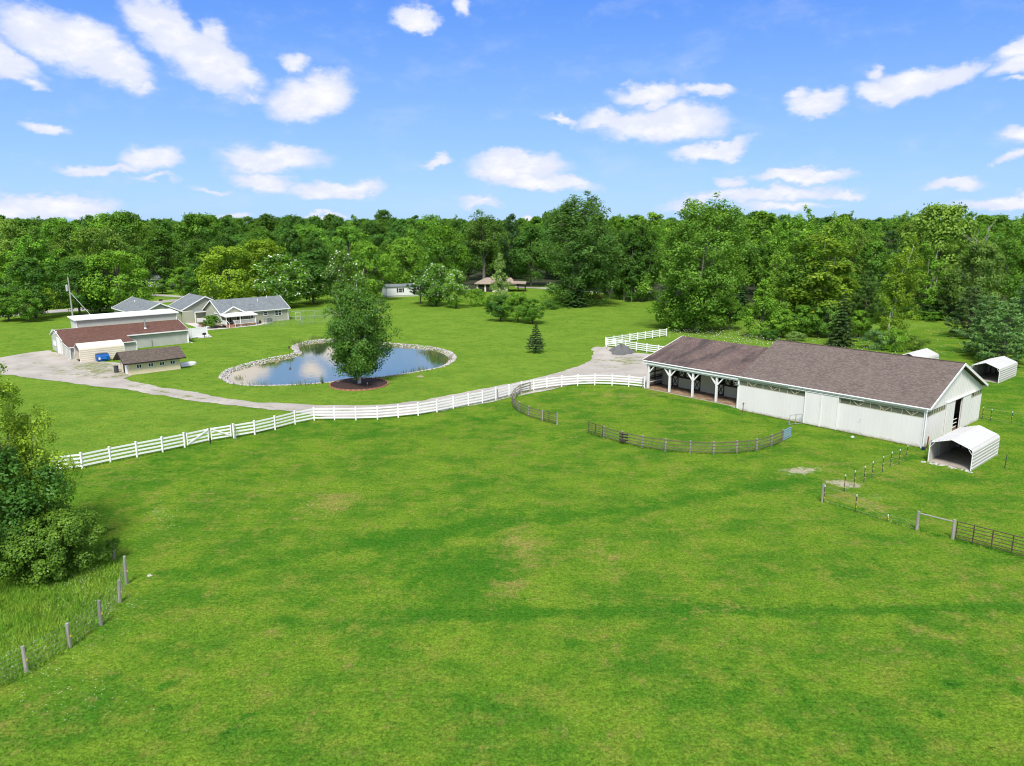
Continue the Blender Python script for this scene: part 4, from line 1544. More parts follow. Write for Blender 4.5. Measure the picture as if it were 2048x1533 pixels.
def build_house():
    o = at(380 + 1345 / 6.827, 570 + 480 / 6.827)
    M = Matrix.Translation(o) @ Matrix.Rotation(GR, 4, 'Z')
    r = thing('ranch_house', 'sage green ranch house with slate grey gabled roofs and white covered porch', 'house', o, GR)
    gabled(r, -14.6, 0, 0, 8.8, 2.66, 4.85, 'x')
    gabled(r, -18.9, -8.6, 10.6, 19.0, 2.55, 5.15, 'y')
    gabled(r, -27.2, -19.0, 10.2, 28.0, 2.45, 4.4, 'y')
    MB().box(-18.9, -14.0, 8.8, 10.6, 0, 2.5).build('wall', SAGE, r)
    # porch gable
    gabled(r, -14.4, -9.9, -.35, 3.0, 2.5, 3.75, 'y', ov=.3, clap=False)
    MB().box(-14.7, -14.5, -.05, .12, 0, 2.6).build('corner_trim', TRIM, r)
    MB().box(-.12, .05, -.05, .12, 0, 2.55).build('corner_trim', TRIM, r)
    MB().box(-9.9, .3, -.12, 0, 0, .3).build('foundation', CONCRETE, r)
    # windows of the long front
    window(r, 'x', -.02, -1, -2.3, 1.72, 1.55, 1.15, 2, True)
    window(r, 'x', -.02, -1, -5.1, 1.80, .95, .85, 1, True)
    window(r, 'x', -.02, -1, -8.35, 1.55, 1.2, 1.25, 1, True)
    # left gable end windows
    window(r, 'y', -14.63, -1, 1.6, 1.35, .62, 1.25, 1, True)
    w = window(r, 'y', -14.63, -1, 4.8, 1.75, .5, .5, 1, False)
    # covered porch
    X0, X1, Y0 = -14.9, -8.6, -3.2
    d = MB().box(X0, X1, Y0, -.36, .32, .45).build('porch_deck', worn('deck_timber', (.32, .17, .10), .2, 2, .8), r)
    MB().box(X0 + .1, X1 - .1, Y0 + .05, Y0 + .1, .02, .32).build('deck_skirt', worn('skirt_block', (.2, .18, .14), .2, 2, .8), r)
    roof_slab('porch_roof', [(X0 - .2, Y0 - .25, 2.26), (X0 - .2, -.4, 2.48), (X1 + .3, -.4, 2.48), (X1 + .3, Y0 - .25, 2.26)], TRIM, r, .16)
    for x in (X0 + .1, -11.9, X1 - .1):
        MB().box(x - .07, x + .07, Y0 + .02, Y0 + .16, .02, 2.15).build('post', TRIM, r)
    for x in (X0 + .1, X1 - .1):
        MB().box(x - .06, x + .06, -.5, -.38, .4, 2.3).build('post', TRIM, r)
    rail = MB().box(X0 + 1.5, X1, Y0 + .06, Y0 + .12, 1.28, 1.36).box(X0 + 1.5, X1, Y0 + .06, Y0 + .12, .55, .62)
    rail.box(X1 - .13, X1 - .07, Y0, -.4, 1.28, 1.36).box(X1 - .13, X1 - .07, Y0, -.4, .55, .62)
    rail.box(X0 + .07, X0 + .13, Y0, -.4, 1.28, 1.36).box(X0 + .07, X0 + .13, Y0, -.4, .55, .62)
    rl = rail.build('railing', TRIM, r)
    bal = MB()
    for x in np.arange(X0 + 1.6, X1, .16):
        bal.box(x, x + .05, Y0 + .07, Y0 + .11, .62, 1.28)
    for y in np.arange(Y0 + .1, -.4, .16):
        bal.box(X1 - .12, X1 - .08, y, y + .05, .62, 1.28)
        bal.box(X0 + .08, X0 + .12, y, y + .05, .62, 1.28)
    bal.build('balusters', TRIM, rl)
    for k in range(3):
        MB().box(X0 + .3, X0 + 1.4, Y0 - .3 * (3 - k), Y0 - .3 * (2 - k), .0, .12 * (k + 1)).build('step', d.data.materials[0], r)
    for x in (X0 + .25, X0 + 1.45):
        MB().beam((x, Y0 - .9, .9), (x, Y0 + .05, 1.32), .05, .08).beam((x, Y0 - .9, .05), (x, Y0 - .9, .95), .07, .07).build('stair_rail', TRIM, r)
    window(r, 'x', -.36, -1, -13.2, 1.35, 1.3, 1.6, 2, False, 'patio_door')
    window(r, 'x', -.36, -1, -11.0, 1.35, 1.3, 1.6, 2, False, 'patio_door')
    # entry porch in the inner corner and front door
    MB().box(-18.3, -17.35, 10.50, 10.59, .1, 2.15).build('front_door', TRIM, r)
    MB().box(-18.05, -17.6, 10.47, 10.50, 1.55, 1.85).build('door_light', GLASSDARK, r.children[-1])
    roof_slab('entry_roof', [(-16.9, 8.1, 2.42), (-16.9, 10.6, 2.6), (-14.2, 10.6, 2.6), (-14.2, 8.1, 2.42)], ROOF_GREY, r, .14)
    MB().box(-17.0, -14.2, 8.05, 8.1, 2.2, 2.42).build('fascia', TRIM, r)
    MB().box(-16.95, -16.78, 8.15, 8.32, 0, 2.3).build('post', TRIM, r)
    MB().box(-16.5, -14.7, 10.52, 10.59, 1.1, 2.1).build('window', GLASSDARK, r)
    MB().box(-16.6, -14.7, 8.2, 8.26, .1, 1.0).build('railing', TRIM, r)
    MB().box(-19.05, -18.85, 10.4, 10.62, 0, 2.4).build('corner_trim', TRIM, r)
    # garage wing: windows on its far left side, roof vent pipes
    window(r, 'y', -27.22, -1, 24.6, 1.45, 1.4, 1.2, 2, False)
    for x, y, z in ((-24.6, 21.5, 3.95), (-5.4, 2.9, 4.2), (-2.8, 4.0, 4.75)):
        MB().tube([(x, y, z), (x, y, z + .45)], .09, 8).build('vent_pipe', TRIM, r)
    MB().box(-20.6, -20.0, 18.0, 18.6, 4.2, 4.5).build('roof_vent', BLACK, r)
    # things round the house
    a = thing('air_conditioner', 'dark air conditioning unit standing at the foot of the sage house wall', 'air conditioner', M @ Vector((-4.7, -.85, 0)), GR)
    MB().box(-.45, .45, -.4, .4, .08, .85).build('case', worn('dark_grey_case', (.05, .055, .06), .2, 3, .5), a)
    MB().tube([(0, 0, .85), (0, 0, .9)], .36, 14).build('fan_guard', BLACK, a)
    MB().box(-.5, .5, -.45, .45, 0, .08).build('pad', CONCRETE, a)
    pl = thing('planter', 'small dark planter beside the paved strip of the ranch house', 'planter', M @ Vector((-7.0, -1.3, 0)), GR)
    MB().tube([(0, 0, 0), (0, 0, .45)], [.2, .28], 10).build('pot', BLACK, pl)
    MB().tube([(0, 0, .44), (0, 0, .62), (0, 0, .72)], [.24, .2, .05], 8).build('plant', worn('planter_leaf', (.06, .1, .03), .3, 4, .9), pl)
    # paths and beds as paving sheets
    pv = MB().box(-26.0, -17.0, -15.0, -6.0, -.03, .02)
    pts = [M @ Vector(q) for q in ((-24.5, -13.9, 0), (-21.9, -13.9, 0), (-19.8, -4.2, 0), (-14.5, -4.6, 0), (-8.6, -4.2, 0), (-5.5, -2.2, 0), (-5.5, -.6, 0), (-9, -.6, 0), (-9.0, -3.3, 0), (-15.0, -3.6, 0), (-16.8, -2.0, 0), (-16.9, 9.5, 0), (-18.9, 9.5, 0), (-19.2, 2, 0), (-20.5, -3.0, 0), (-22.5, -8, 0))]
    sheet('garden_path', pts, PATIO, .035, 'pale paved path from the workshop round to the house porch', None, 2)
    bed = [M @ Vector(q) for q in ((-16.8, -1.9, 0), (-15.0, -3.4, 0), (-14.75, -3.3, 0), (-14.75, 8, 0), (-16.8, 8, 0))]
    mm = worn('dark_mulch', (.055, .030, .022), .4, 3, .95)
    sheet('mulch_bed', bed, mm, .05, 'dark mulch bed at the left gable of the ranch house', None, 2)
    # vinyl privacy screen near the workshop corner
    s = thing('privacy_screen', 'short white vinyl privacy fence at the right end of the workshop', 'fence', M @ Vector((-25.4, -12.9, 0)), GR)
    for x in (0, 3.0):
        MB().box(x - .08, x + .08, -.08, .08, 0, 1.95).build('post', VINYL, s)
    for k in range(14):
        MB().box(.09 + k * .202, .09 + k * .202 + .195, -.02, .02, .1, 1.8).build('board', VINYL, s)
    for z in (.1, 1.75):
        MB().box(.08, 2.92, -.035, .035, z, z + .12).build('rail', VINYL, s)
    for z in (0, 1.75):
        pass
    MB().box(-.06, .06, .1, 3.4, .1, 1.7).build('side_panel', VINYL, s)
    MB().box(-.08, .08, 3.4, 3.56, 0, 1.95).build('post', VINYL, s)
    bq = thing('barbecue_grill', 'small dark barbecue grill standing before the white privacy screen', 'grill', M @ Vector((-23.2, -13.6, 0)), GR)
    MB().tube([(0, 0, 0), (0, 0, .55)], .05, 8).build('post', BLACK, bq)
    MB().box(-.3, .3, -.2, .2, .55, .72).build('firebox', BLACK, bq)
    MB().tube([(-.28, 0, .74), (.28, 0, .74)], .19, 10).build('lid', BLACK, bq)
    ac = thing('air_conditioner', 'grey condenser unit between the workshop end and the white screen', 'air conditioner', M @ Vector((-26.5, -12.6, 0)), GR)
    MB().box(-.4, .4, -.3, .3, 0, .8).build('case', STEEL, ac)
    MB().tube([(0, 0, .8), (0, 0, .86)], .25, 12).build('fan_guard', BLACK, ac)
    # chain-link dog run to the right of the house
    f = thing('chain_link_fence', 'tall galvanised chain-link dog run on the lawn right of the house', 'fence', (0, 0, 0))
    lines = [[(578, 627), (612, 626.0), (648, 624.0), (680, 624.5)], [(530, 654), (580, 651), (630, 648.2), (680, 645.5)], [(578, 627), (555, 640), (530, 654)]]
    PM = MB().tube([(0, 0, 0), (0, 0, 1)], .035, 6).mesh('post')
    PM.materials.append(STEEL)
    wire = MB()
    HH = 1.75
    for L in lines:
        L = [at(x, y + 12 if L is lines[0] else y) for x, y in L]
        for a, b in zip(L[:-1], L[1:]):
            n = max(1, round((b - a).length / 2.2))
            for k in range(n + 1):
                q = a.lerp(b, k / n)
                p = bpy.data.objects.new('post', PM)
                COL.objects.link(p)
                p.parent = f
                p.location = q
                p.scale = (1, 1, HH)
            MB().tube([a + Vector((0, 0, HH)), b + Vector((0, 0, HH))], .022, 5).build('top_rail', STEEL, f)
            d = (b - a)
            ln = d.length
            for k in range(int(ln / .22)):
                q = a.lerp(b, k * .22 / ln)
                e = a.lerp(b, min(1, (k * .22 + HH) / ln))
                hh = min(HH, (1 - k * .22 / ln) * ln)
                wire.beam(q, q + d.normalized() * hh + Vector((0, 0, hh)), .006, .006)
                wire.beam(q + Vector((0, 0, HH)), q + d.normalized() * hh + Vector((0, 0, HH - hh)), .006, .006)
    w = wire.build('wire_mesh', STEEL, f, fix=False)
    w['kind'] = 'stuff'
    g = at(592, 641)
    gt = MB().tube([(0, 0, .05), (0, 0, 1.7), (.9, .3, 1.7), (.9, .3, .05), (0, 0, .05)], .035, 6).tube([(0, 0, .9), (.9, .3, .9)], .03, 6).build('gate', TRIM, f, g)


build_house()


def build_far_buildings():
    # white mobile home behind the pond birch
    o = at(774, 595.5)
    r = thing('mobile_home', 'white mobile home with grey roof beyond the pond, partly behind trees', 'mobile home', o, math.radians(27))
    MB().box(0, 17, 0, 4.2, .45, 3.0).build('wall', worn('white_siding', (.74, .74, .74), .04, 1, .6), r)
    MB().box(.1, 16.9, .05, 4.1, 0, .45).build('skirting', GREY, r)
    for s, y in ((0, -.25), (1, 4.45)):
        roof_slab('roof', [(-.3, y, 3.0), (-.3, 2.1, 3.55), (17.3, 2.1, 3.55), (17.3, y, 3.0)], ROOF_GREY, r, .12)
    for x in (4.0, 11):
        window(r, 'x', 0, -1, x, 1.9, 1.2, 1.2, 1, True)
        for s in (-.85, .85):
            MB().box(x + s - .2, x + s + .2, -.04, -.003, 1.3, 2.5).build('shutter', BLACK, r)
    # white farmhouse far left between the trees
    o = at(297, 574)
    r = thing('farmhouse', 'small white farmhouse with dark roof glimpsed between trees beyond the road', 'house', o, math.radians(12))
    MB().prism([(0, 0, 0), (0, 6, 0), (0, 6, 2.3), (0, 3, 3.4), (0, 0, 2.3)], (9, 0, 0)).build('wall', worn('white_boards', (.75, .75, .74), .04, 1, .6), r)
    for y in (-.4, 6.4):
        roof_slab('roof', [(-.3, y, 2.25), (-.3, 3, 3.5), (9.3, 3, 3.5), (9.3, y, 2.25)], ROOF_GREY, r, .12)
    for x in (2.5, 6.2):
        window(r, 'x', 0, -1, x, 1.35, 1.0, 1.0, 1, True)
    # tan open pavilion garage
    o = at(950, 584)
    r = thing('pavilion_garage', 'low tan-roofed garage with an open carport at its right end', 'garage', o, math.radians(-3))
    MB().box(.5, 10.0, 0, 6.5, 0, 2.5).build('wall', CREAM, r)
    ROOF = ROOF_TAN
    roof_slab('roof', [(-.2, -.7, 2.5), (3.2, 3.4, 4.1), (11.0, 3.4, 4.1), (12.6, -.7, 2.5)], ROOF, r, .15)
    roof_slab('roof', [(-.2, 7.4, 2.5), (3.2, 3.4, 4.1), (11.0, 3.4, 4.1), (12.6, 7.4, 2.5)], ROOF, r, .15)
    roof_slab('roof', [(-.2, -.7, 2.5), (3.2, 3.4, 4.1), (-.2, 7.4, 2.5)], ROOF, r, .15)
    roof_slab('carport_roof', [(10.5, -.7, 2.75), (10.5, 6.5, 2.95), (15.6, 6.5, 2.75), (15.6, -.7, 2.55)], ROOF, r, .15)
    for x in (12.9, 15.2):
        for y in (-.4, 6.1):
            MB().box(x, x + .2, y, y + .2, 0, 2.6).build('post', DARKWOOD, r)
    for x in (1.0, 3.4):
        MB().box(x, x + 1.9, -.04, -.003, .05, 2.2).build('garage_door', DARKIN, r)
    MB().box(13.1, 15.2, 2.9, 3.0, .9, 1.0).box(13.1, 15.2, 2.9, 3.0, .4, .5).build('railing', DARKWOOD, r)


build_far_buildings()
# ------------------------------------------------------------------ fences
VINYL_BOX = _ub('vinyl_stick', VINYL)
PENWOOD_BOX = _ub('pen_stick', PENWOOD)
POST_BOX = _ub('post_stick', POSTWOOD)
CAPM = MB().box(-.085, .085, -.085, .085, 0, .03).prism([(-.085, -.085, .03), (.085, -.085, .03), (.085, .085, .03), (-.085, .085, .03)], (0, 0, .04)).mesh('cap')
CAPM.materials.append(VINYL)
RAILS = (.30, .63, .96, 1.28)


def vinyl_post(f, q, h=1.42, w=.13):
    p = stick('post', VINYL_BOX, f, q + Vector((0, 0, -.1)), q + Vector((0, 0, h)), w, w)
    c = bpy.data.objects.new('post_cap', CAPM)
    COL.objects.link(c)
    c.parent = f
    c.location = q + Vector((0, 0, h))
    return p


def vinyl_run(label, pix, skip=(), wide=(), group='white vinyl rail fences'):
    P = [on(*q) for q in pix]
    f = thing('rail_fence', label, 'fence', P[0], 0, group)
    o = P[0]
    for i, q in enumerate(P):
        vinyl_post(f, q - o, w=.24 if i in wide else .13)
    for i, (a, b) in enumerate(zip(P[:-1], P[1:])):
        if i in skip:
            continue
        d = (b - a).normalized() * .06
        for z in RAILS:
            stick('rail', VINYL_BOX, f, a - o + d + Vector((0, 0, z)), b - o - d + Vector((0, 0, z)), .05, .15)
    return f


vinyl_run('white four-rail vinyl fence running left of the double gate behind the near tree', [(-60, 983), (-5, 969), (48, 957), (105.5, 945), (165, 938.4), (221.5, 926), (274.7, 915), (325.9, 905), (370, 895.5)])
vinyl_run('long white four-rail vinyl fence curving from the double gate along the driveway to the stable',
          [(468, 876.8), (510, 869.7), (550.6, 860), (590.4, 849.4), (628.8, 841.6), (669.3, 841.3), (712, 841), (755.2, 839.6), (796.7, 836), (836.5, 831.8), (874, 825.5), (906.6, 818.7), (936.7, 812), (965.2, 806.5), (991.6, 800),
           (1018, 793.3), (1042.9, 787), (1067.3, 781.6), (1093.7, 777.5), (1123.4, 774), (1155.2, 771.8), (1189.4, 770.6), (1224, 771.4), (1257.2, 773.6), (1288.7, 777)])
vinyl_run('white vinyl fence at the back of the gravel yard running towards the tall poplar', [(1211, 691.6), (1227.5, 689), (1243.8, 686.5), (1259.2, 683.8), (1275, 681.5), (1290.2, 679.2), (1305, 677), (1319.2, 674.7), (1332.9, 672.8)], skip=(3,))
vinyl_run('white vinyl fence from the yard corner to behind the stable roof', [(1213, 693.5), (1230.9, 695.4), (1251, 698.5), (1272.4, 702), (1293.3, 705.2), (1316.4, 708.4), (1340, 711.5)])


def vinyl_gate(label, p0, p1, flip):
    a, b = on(*p0), on(*p1)
    d = (b - a).normalized() * .10
    a, b = a + d, b - d
    g = thing('farm_gate', label, 'gate', a, 0, 'white vinyl gates')
    L = b - a
    for z in RAILS:
        stick('rail', VINYL_BOX, g, Vector((0, 0, z)), L + Vector((0, 0, z)), .05, .15)
    for q in (Vector((0, 0, 0)), L):
        stick('upright', VINYL_BOX, g, q + Vector((0, 0, .18)), q + Vector((0, 0, 1.38)), .09, .1)
    z0, z1 = (RAILS[3], RAILS[0]) if flip else (RAILS[0], RAILS[3])
    off = Vector((d.y, -d.x, 0)).normalized() * .05
    stick('diagonal_brace', VINYL_BOX, g, off + Vector((0, 0, z0)), L + off + Vector((0, 0, z1)), .05, .13)


vinyl_gate('left leaf of the white double gate in the long fence, brace rising to the right', (374, 895), (420, 884.5), False)
vinyl_gate('right leaf of the white double gate in the long fence, brace falling to the right', (422, 884), (465, 877), True)
vinyl_gate('white gate with diagonal brace in the yard fence near the poplar', (1259.2, 683.8), (1275, 681.5), True)
for k, (px, py, l) in enumerate(((472, 878, 'thin grey steel post just right of the double gate'), (421, 887.5, 'short dark latch post at the middle of the double gate'), (995, 800.5, 'grey wooden post against the long white fence near the round pen'), (1285.3, 777.4, 'dark grey post beside the stable end of the white fence'))):
    q = on(px, py)
    o = MB().tube([(0, 0, -.1), (0, 0, 1.35 if k != 1 else .55)], .06, 8).build('fence_post', POSTWOOD if k != 1 else BLACK, None, q)
    tag(o, l, 'post')


def pen_run(label, P, skip=()):
    f = thing('pen_fence', label, 'fence', P[0], 0, 'weathered round pen fence')
    o = P[0]
    for q in P:
        stick('post', POST_BOX, f, q - o + Vector((0, 0, -.1)), q - o + Vector((0, 0, 1.22)), .15, .15)
    r = random.Random(len(P))
    wire = MB()
    for i, (a, b) in enumerate(zip(P[:-1], P[1:])):
        if i in skip:
            continue
        d = (b - a).normalized()
        nrm = Vector((d.y, -d.x, 0)) * .09
        for z in (.22, .48, .78, 1.10):
            j = r.uniform(-.03, .03)
            stick('rail', PENWOOD_BOX, f, a - o + nrm + Vector((0, 0, z + j)), b - o + nrm + Vector((0, 0, z + r.uniform(-.03, .03))), .035, .09 if z > 1 else .065)
        k = 0
        while k < (b - a).length:
            q = a - o + d * k
            wire.beam(q + Vector((0, 0, .02)), q + Vector((0, 0, 1.1)), .008, .008)
            k += .18
    w = wire.build('wire_mesh', WIRE, f, fix=False)
    w['kind'] = 'stuff'
    return f


def Z4(x, y): return on(850 + x / 4.096, 640 + y / 4.096)
def Z6(x, y): return on(1250 + x / 4.551, 640 + y / 4.551)


PA = [Z4(*q) for q in ((862, 588), (785, 607), (740, 640), (716, 680), (728, 718), (770, 755), (850, 795), (962, 828))]
PB = [Z4(1465, 970), Z4(1613, 1012), Z4(1778, 1048), Z4(1968, 1078)] + [Z6(*q) for q in ((590, 1217), (803, 1225), (1013, 1215), (1195, 1195), (1328, 1155), (1432, 1110))]
pen_run('weathered wooden pen fence curving down from the white fence', PA)
pen_run('long arc of weathered wooden pen fence in front of the barn', PB)


def pipe_gate(name, label, a, b, m, h, bars, ups, lift=.12, rad=.028, group=None, cat='gate'):
    g = thing(name, label, cat, a, 0, group)
    L = b - a
    for q in (Vector((0, 0, 0)), L):
        MB().tube([q + Vector((0, 0, lift - .05)), q + Vector((0, 0, h))], rad * 1.2, 6).build('upright', m, g)
    for k in range(bars):
        z = lift + (h - lift) * k / (bars - 1)
        MB().tube([Vector((0, 0, z)), L + Vector((0, 0, z))], rad if k < bars - 1 else rad * 1.2, 6).build('bar', m, g)
    for t in ups:
        MB().tube([L * t + Vector((0, 0, lift)), L * t + Vector((0, 0, h))], rad * 1.5, 6).build('stay', m, g)
    return g


pipe_gate('metal_gate', 'brown metal gate panel at the open end of the short curved pen fence', Z4(972, 832), Z4(1076, 858), BROWNPIPE, 1.18, 6, (.42,), group='brown pen gates')
pipe_gate('metal_gate', 'brown metal gate panel at the start of the long pen arc', Z4(1335, 932), Z4(1455, 967), BROWNPIPE, 1.18, 6, (.5,), group='brown pen gates')
pipe_gate('metal_gate', 'light blue metal gate standing at the right end of the pen arc', Z6(1440, 1105), Z6(1503, 1072), worn('pale_blue_pipe', (.17, .28, .42), .1, 2, .5), 1.05, 6, (), rad=.045)
pipe_gate('metal_gate', 'grey-green pipe gate between the pen arc and the barn wall', Z6(1495, 962), Z6(1605, 950), STEEL, 1.1, 3, (.5,))
q = Z4(1082, 862)
tag(MB().tube([(0, 0, -.1), (0, 0, 1.3)], .09, 8).build('fence_post', POSTWOOD, None, q), 'free-standing pale wooden post at the pen gateway', 'post')
q = Z6(1490, 955)
tag(MB().tube([(0, 0, -.1), (0, 0, .55)], .12, 8).build('fence_post', POSTWOOD, None, q), 'short wooden post stub where the two pipe gates meet', 'post')
q = PB[1]
fd = thing('hay_feeder', 'dark feeder of boards hanging on the long pen fence near its gate', 'feeder', q + Vector((.1, -.2, 0)), -.6)
for z in (.35, .62, .9):
    MB().box(-.42, .48, -.05, .05, z, z + .10).build('board', BLACK, fd)
MB().box(-.25, .3, -.26, -.05, .3, .5).build('trough', DARKWOOD, fd)


# ---- wire fences
def wire_fence(label, P, h, kind, wires, group=None, jit=0.0, first=0, name='wire_fence'):
    f = thing(name, label, 'fence', P[0], 0, group)
    o = P[0]
    r = random.Random(len(P) * 7)
    tops = []
    for i, q in enumerate(P):
        hh = h[i] if hasattr(h, '__len__') else h
        t = q - o + Vector((r.gauss(0, jit), r.gauss(0, jit), hh))
        tops.append((q - o, t))
        if kind == 'wood':
            p = MB().tube([q - o + Vector((0, 0, -.1)), (q - o).lerp(t, .5) + Vector((r.gauss(0, .01), 0, 0)), t], [.095, .088, .082], 8).build('post', POSTWOOD, f)
            MB().box(-.02, .05, -.03, .03, 0, .08).build('insulator', YELLOW, p, (q - o).lerp(t, .45) + Vector((.09, 0, 0)))
        else:
            p = MB().beam(q - o + Vector((0, 0, -.1)), t, .045, .05).build('post', TPOST, f)
            MB().beam(t - Vector((0, 0, .13)), t + Vector((0, 0, .01)), .055, .06).build('white_tip', TRIM, p)
            MB().box(-.02, .05, -.04, .04, 0, .07).build('insulator', YELLOW, p, (q - o).lerp(t, .55))
            MB().box(-.02, .05, -.04, .04, 0, .07).build('insulator', YELLOW, p, (q - o).lerp(t, .25))
    for k in range(wires):
        t = .12 + .83 * k / max(1, wires - 1)
        MB().tube([a.lerp(b, t) + Vector((.0, -.05, 0)) for a, b in tops[first:]], .0065, 4, cap=False).build('wire', WIRE, f)
    return f


YELLOW = worn('yellow_insulator', (.60, .42, .04), .1, 3, .6)
TPOST = worn('green_t_post', (.045, .055, .045), .2, 3, .6)


def Zr(x, y): return on(1600 + x / 4.571, 880 + y / 4.571)
def Zl(x, y): return on(x / 3.333, 940 + y / 3.333)


TP = [Zr(*q) for q in ((967, 185), (905, 225), (822, 248), (752, 295), (657, 345), (585, 385), (493, 435), (403, 475))]
wire_fence('row of dark steel T-posts with white tips leading to the barn corner', TP, 1.38, 'steel', 3, jit=.03)
cp = Zr(215, 570)
wire_fence('wire fence from the grey corner post towards the wooden brace', [cp, Zr(505, 655), Zr(800, 745), Zr(1060, 822)], [1.35, 1.3, .5, .6], 'steel', 3)
tag(MB().tube([(0, 0, -.1), (0, 0, 1.45)], .085, 8).build('fence_post', POSTWOOD, None, cp + Vector((-.12, 0, 0))), 'grey wooden corner post where the two T-post wire runs meet', 'post')
wire_fence('T-post wire fence on the grass beyond the near carport and gable', [on(1964, 838), on(1981, 842), on(2022, 847.5), on(2070, 856)], 1.3, 'steel', 2, jit=.02)
q = on(2009, 937)
tag(MB().beam((0, 0, -.1), (.05, 0, 1.2), .05, .05).build('steel_stake', TPOST, None, q), 'lone dark T-post stake right of the near carport', 'post')

# wooden H-brace and dark tube gates at the right edge
hb = thing('fence_brace', 'grey wooden H-brace of two posts and a cross rail at the right', 'fence brace', Zr(1065, 825))
o = Zr(1065, 825)
e = Zr(1392, 908) - o
for q in (Vector((0, 0, 0)), e):
    MB().tube([q + Vector((0, 0, -.1)), q + Vector((0, 0, 1.38))], [.115, .10], 9).build('post', POSTWOOD, hb)
MB().tube([Vector((0, 0, 1.24)), e + Vector((0, 0, 1.22))], .055, 8).build('cross_rail', POSTWOOD, hb)
a, b, c = Zr(1420, 912), Zr(1938, 1047), Zr(2330, 1150)
pipe_gate('metal_gate', 'long dark brown tube gate at the right edge beside the wooden brace', a, c, BROWNPIPE, 1.28, 6, (.18, .375, .58, .79), rad=.026)

# left wire fence with wooden posts
LP = [Zl(*q) for q in ((760, 595), (846, 760), (800, 882), (675, 1035), (468, 1185), (178, 1352), (-120, 1500))]
wire_fence('wooden post and wire fence zigzagging past the bush in the left foreground', LP, [1.2, 1.75, 1.32, 1.42, 1.36, 1.37, 1.3], 'wood', 6, jit=.04, first=1)

# ------------------------------------------------------------------ yard things
def mound(name, label, q, rx, ry, h, m, cat):
    r = np.random.default_rng(2)
    V, F = [], []
    n, k = 28, 9
    for i in range(k + 1):
        t = i / k
        for j in range(n):
            a = 2 * math.pi * j / n
            rad = t * (1 + .16 * math.sin(3 * a + 1) + .08 * math.sin(7 * a))
            z = h * max(0, (1 - t ** 1.25)) * (1 + .25 * math.sin(2 * a + t * 3)) + r.uniform(-.03, .03) * (1 - t)
            V.append((rx * rad * math.cos(a), ry * rad * math.sin(a), z - .04 * (i == k)))
    for i in range(k):
        for j in range(n):
            F.append((i * n + j, i * n + (j + 1) % n, (i + 1) * n + (j + 1) % n, (i + 1) * n + j))
    o = MB().add(V, F).build(name, m, None, q)
    return tag(o, label, cat)


GP = gravel_material('grey_gravel', (0.135, 0.135, 0.130), 0.0)
mound('gravel_pile', 'heap of dark grey gravel in the yard below the white fence corner', on(1241, 706), 2.2, 2.4, 1.25, GP, 'gravel pile')
mound('spread_gravel', 'low pale mound of spread gravel at the yard corner', on(1213, 702), 2.6, 4.0, .5, GRAVEL, 'gravel pile')
mound('field_stone', 'flat brown stone lying on the lawn beside the pond', on(840, 754), .5, .35, .22, worn('brown_stone', (.26, .20, .14), .25, 4, .9), 'stone')
mound('white_rock', 'small white lump lying at the foot of the long barn wall', on(1705, 875), .2, .14, .15, CARPORT, 'stone')
mound('pale_stone', 'pale stone half sunk in the paddock near the wooden wire fence', on(299, 1152), .17, .12, .1, worn('pale_stone', (.42, .40, .33), .2, 4, .9), 'stone')
P = [on(1482, 826), on(1846, 890)]
hy = thing('yard_hydrant', 'rusty frost-free yard hydrant standing at the left end of the white barn wall', 'hydrant', barn_pt(-.75, 18.4, 0))
MB().tube([(0, 0, 0), (0, 0, 1.05)], .045, 8).build('standpipe', RUST, hy)
MB().tube([(0, 0, 1.0), (0, -.0, 1.18)], [.07, .06], 8).tube([(0, 0, 1.08), (-.16, -.08, 1.02)], .03, 6).build('head', RUST, hy)
MB().beam((0, 0, 1.18), (.22, 0, 1.05), .03, .03).build('handle', RUST, hy)
for dx, dy, h, m, l in ((.25, -.35, 1.15, RUST, 'rusty iron stake leaning at the near barn corner'), (-.1, -.75, .95, POSTWOOD, 'short grey stake beside the barn downspout')):
    tag(MB().beam((0, 0, -.1), (.04, 0, h), .09, .09).build('stake', m, None, barn_pt(dx + .1, dy, 0)), l, 'stake')
bk = thing('water_bucket', 'small dark blue bucket at the near corner of the barn', 'bucket', barn_pt(-.45, -.35, 0))
MB().tube([(0, 0, 0), (0, 0, .3)], [.15, .19], 12).build('pail', worn('navy_plastic', (.015, .03, .06), .1, 3, .5), bk)
MB().tube([(-.19, 0, .28), (-.1, 0, .42), (.1, 0, .42), (.19, 0, .28)], .012, 5).build('handle', STEEL, bk)

# mulch ring under the birch
RC = at(718.5, 769.5)
RR = 3.72
ring = thing('mulch_ring', 'round dark mulch bed edged with red bricks under the pond birch', 'planting bed', RC)
V = [(0, 0, .16)] + [(RR * .55 * math.cos(a), RR * .55 * math.sin(a), .14) for a in np.linspace(0, 2 * math.pi, 40, False)] + [(RR * .99 * math.cos(a), RR * .99 * math.sin(a), .06) for a in np.linspace(0, 2 * math.pi, 40, False)]
F = [(0, 1 + k, 1 + (k + 1) % 40) for k in range(40)] + [(1 + k, 41 + k, 41 + (k + 1) % 40, 1 + (k + 1) % 40) for k in range(40)]
MB().add(V, F).build('mulch', worn('bark_mulch', (.050, .028, .020), .5, 6, .95, (.09, .05, .035), .5, bump=.05), ring)
BR = MB().box(-.11, .11, -.07, .07, -.05, .16).mesh('brick')
BRM = [worn('red_brick', (.30, .12, .075), .25, 3, .9), worn('pink_brick', (.38, .19, .13), .25, 3, .9)]
BR2 = BR.copy()
BR.materials.append(BRM[0])
BR2.materials.append(BRM[1])
rb = random.Random(5)
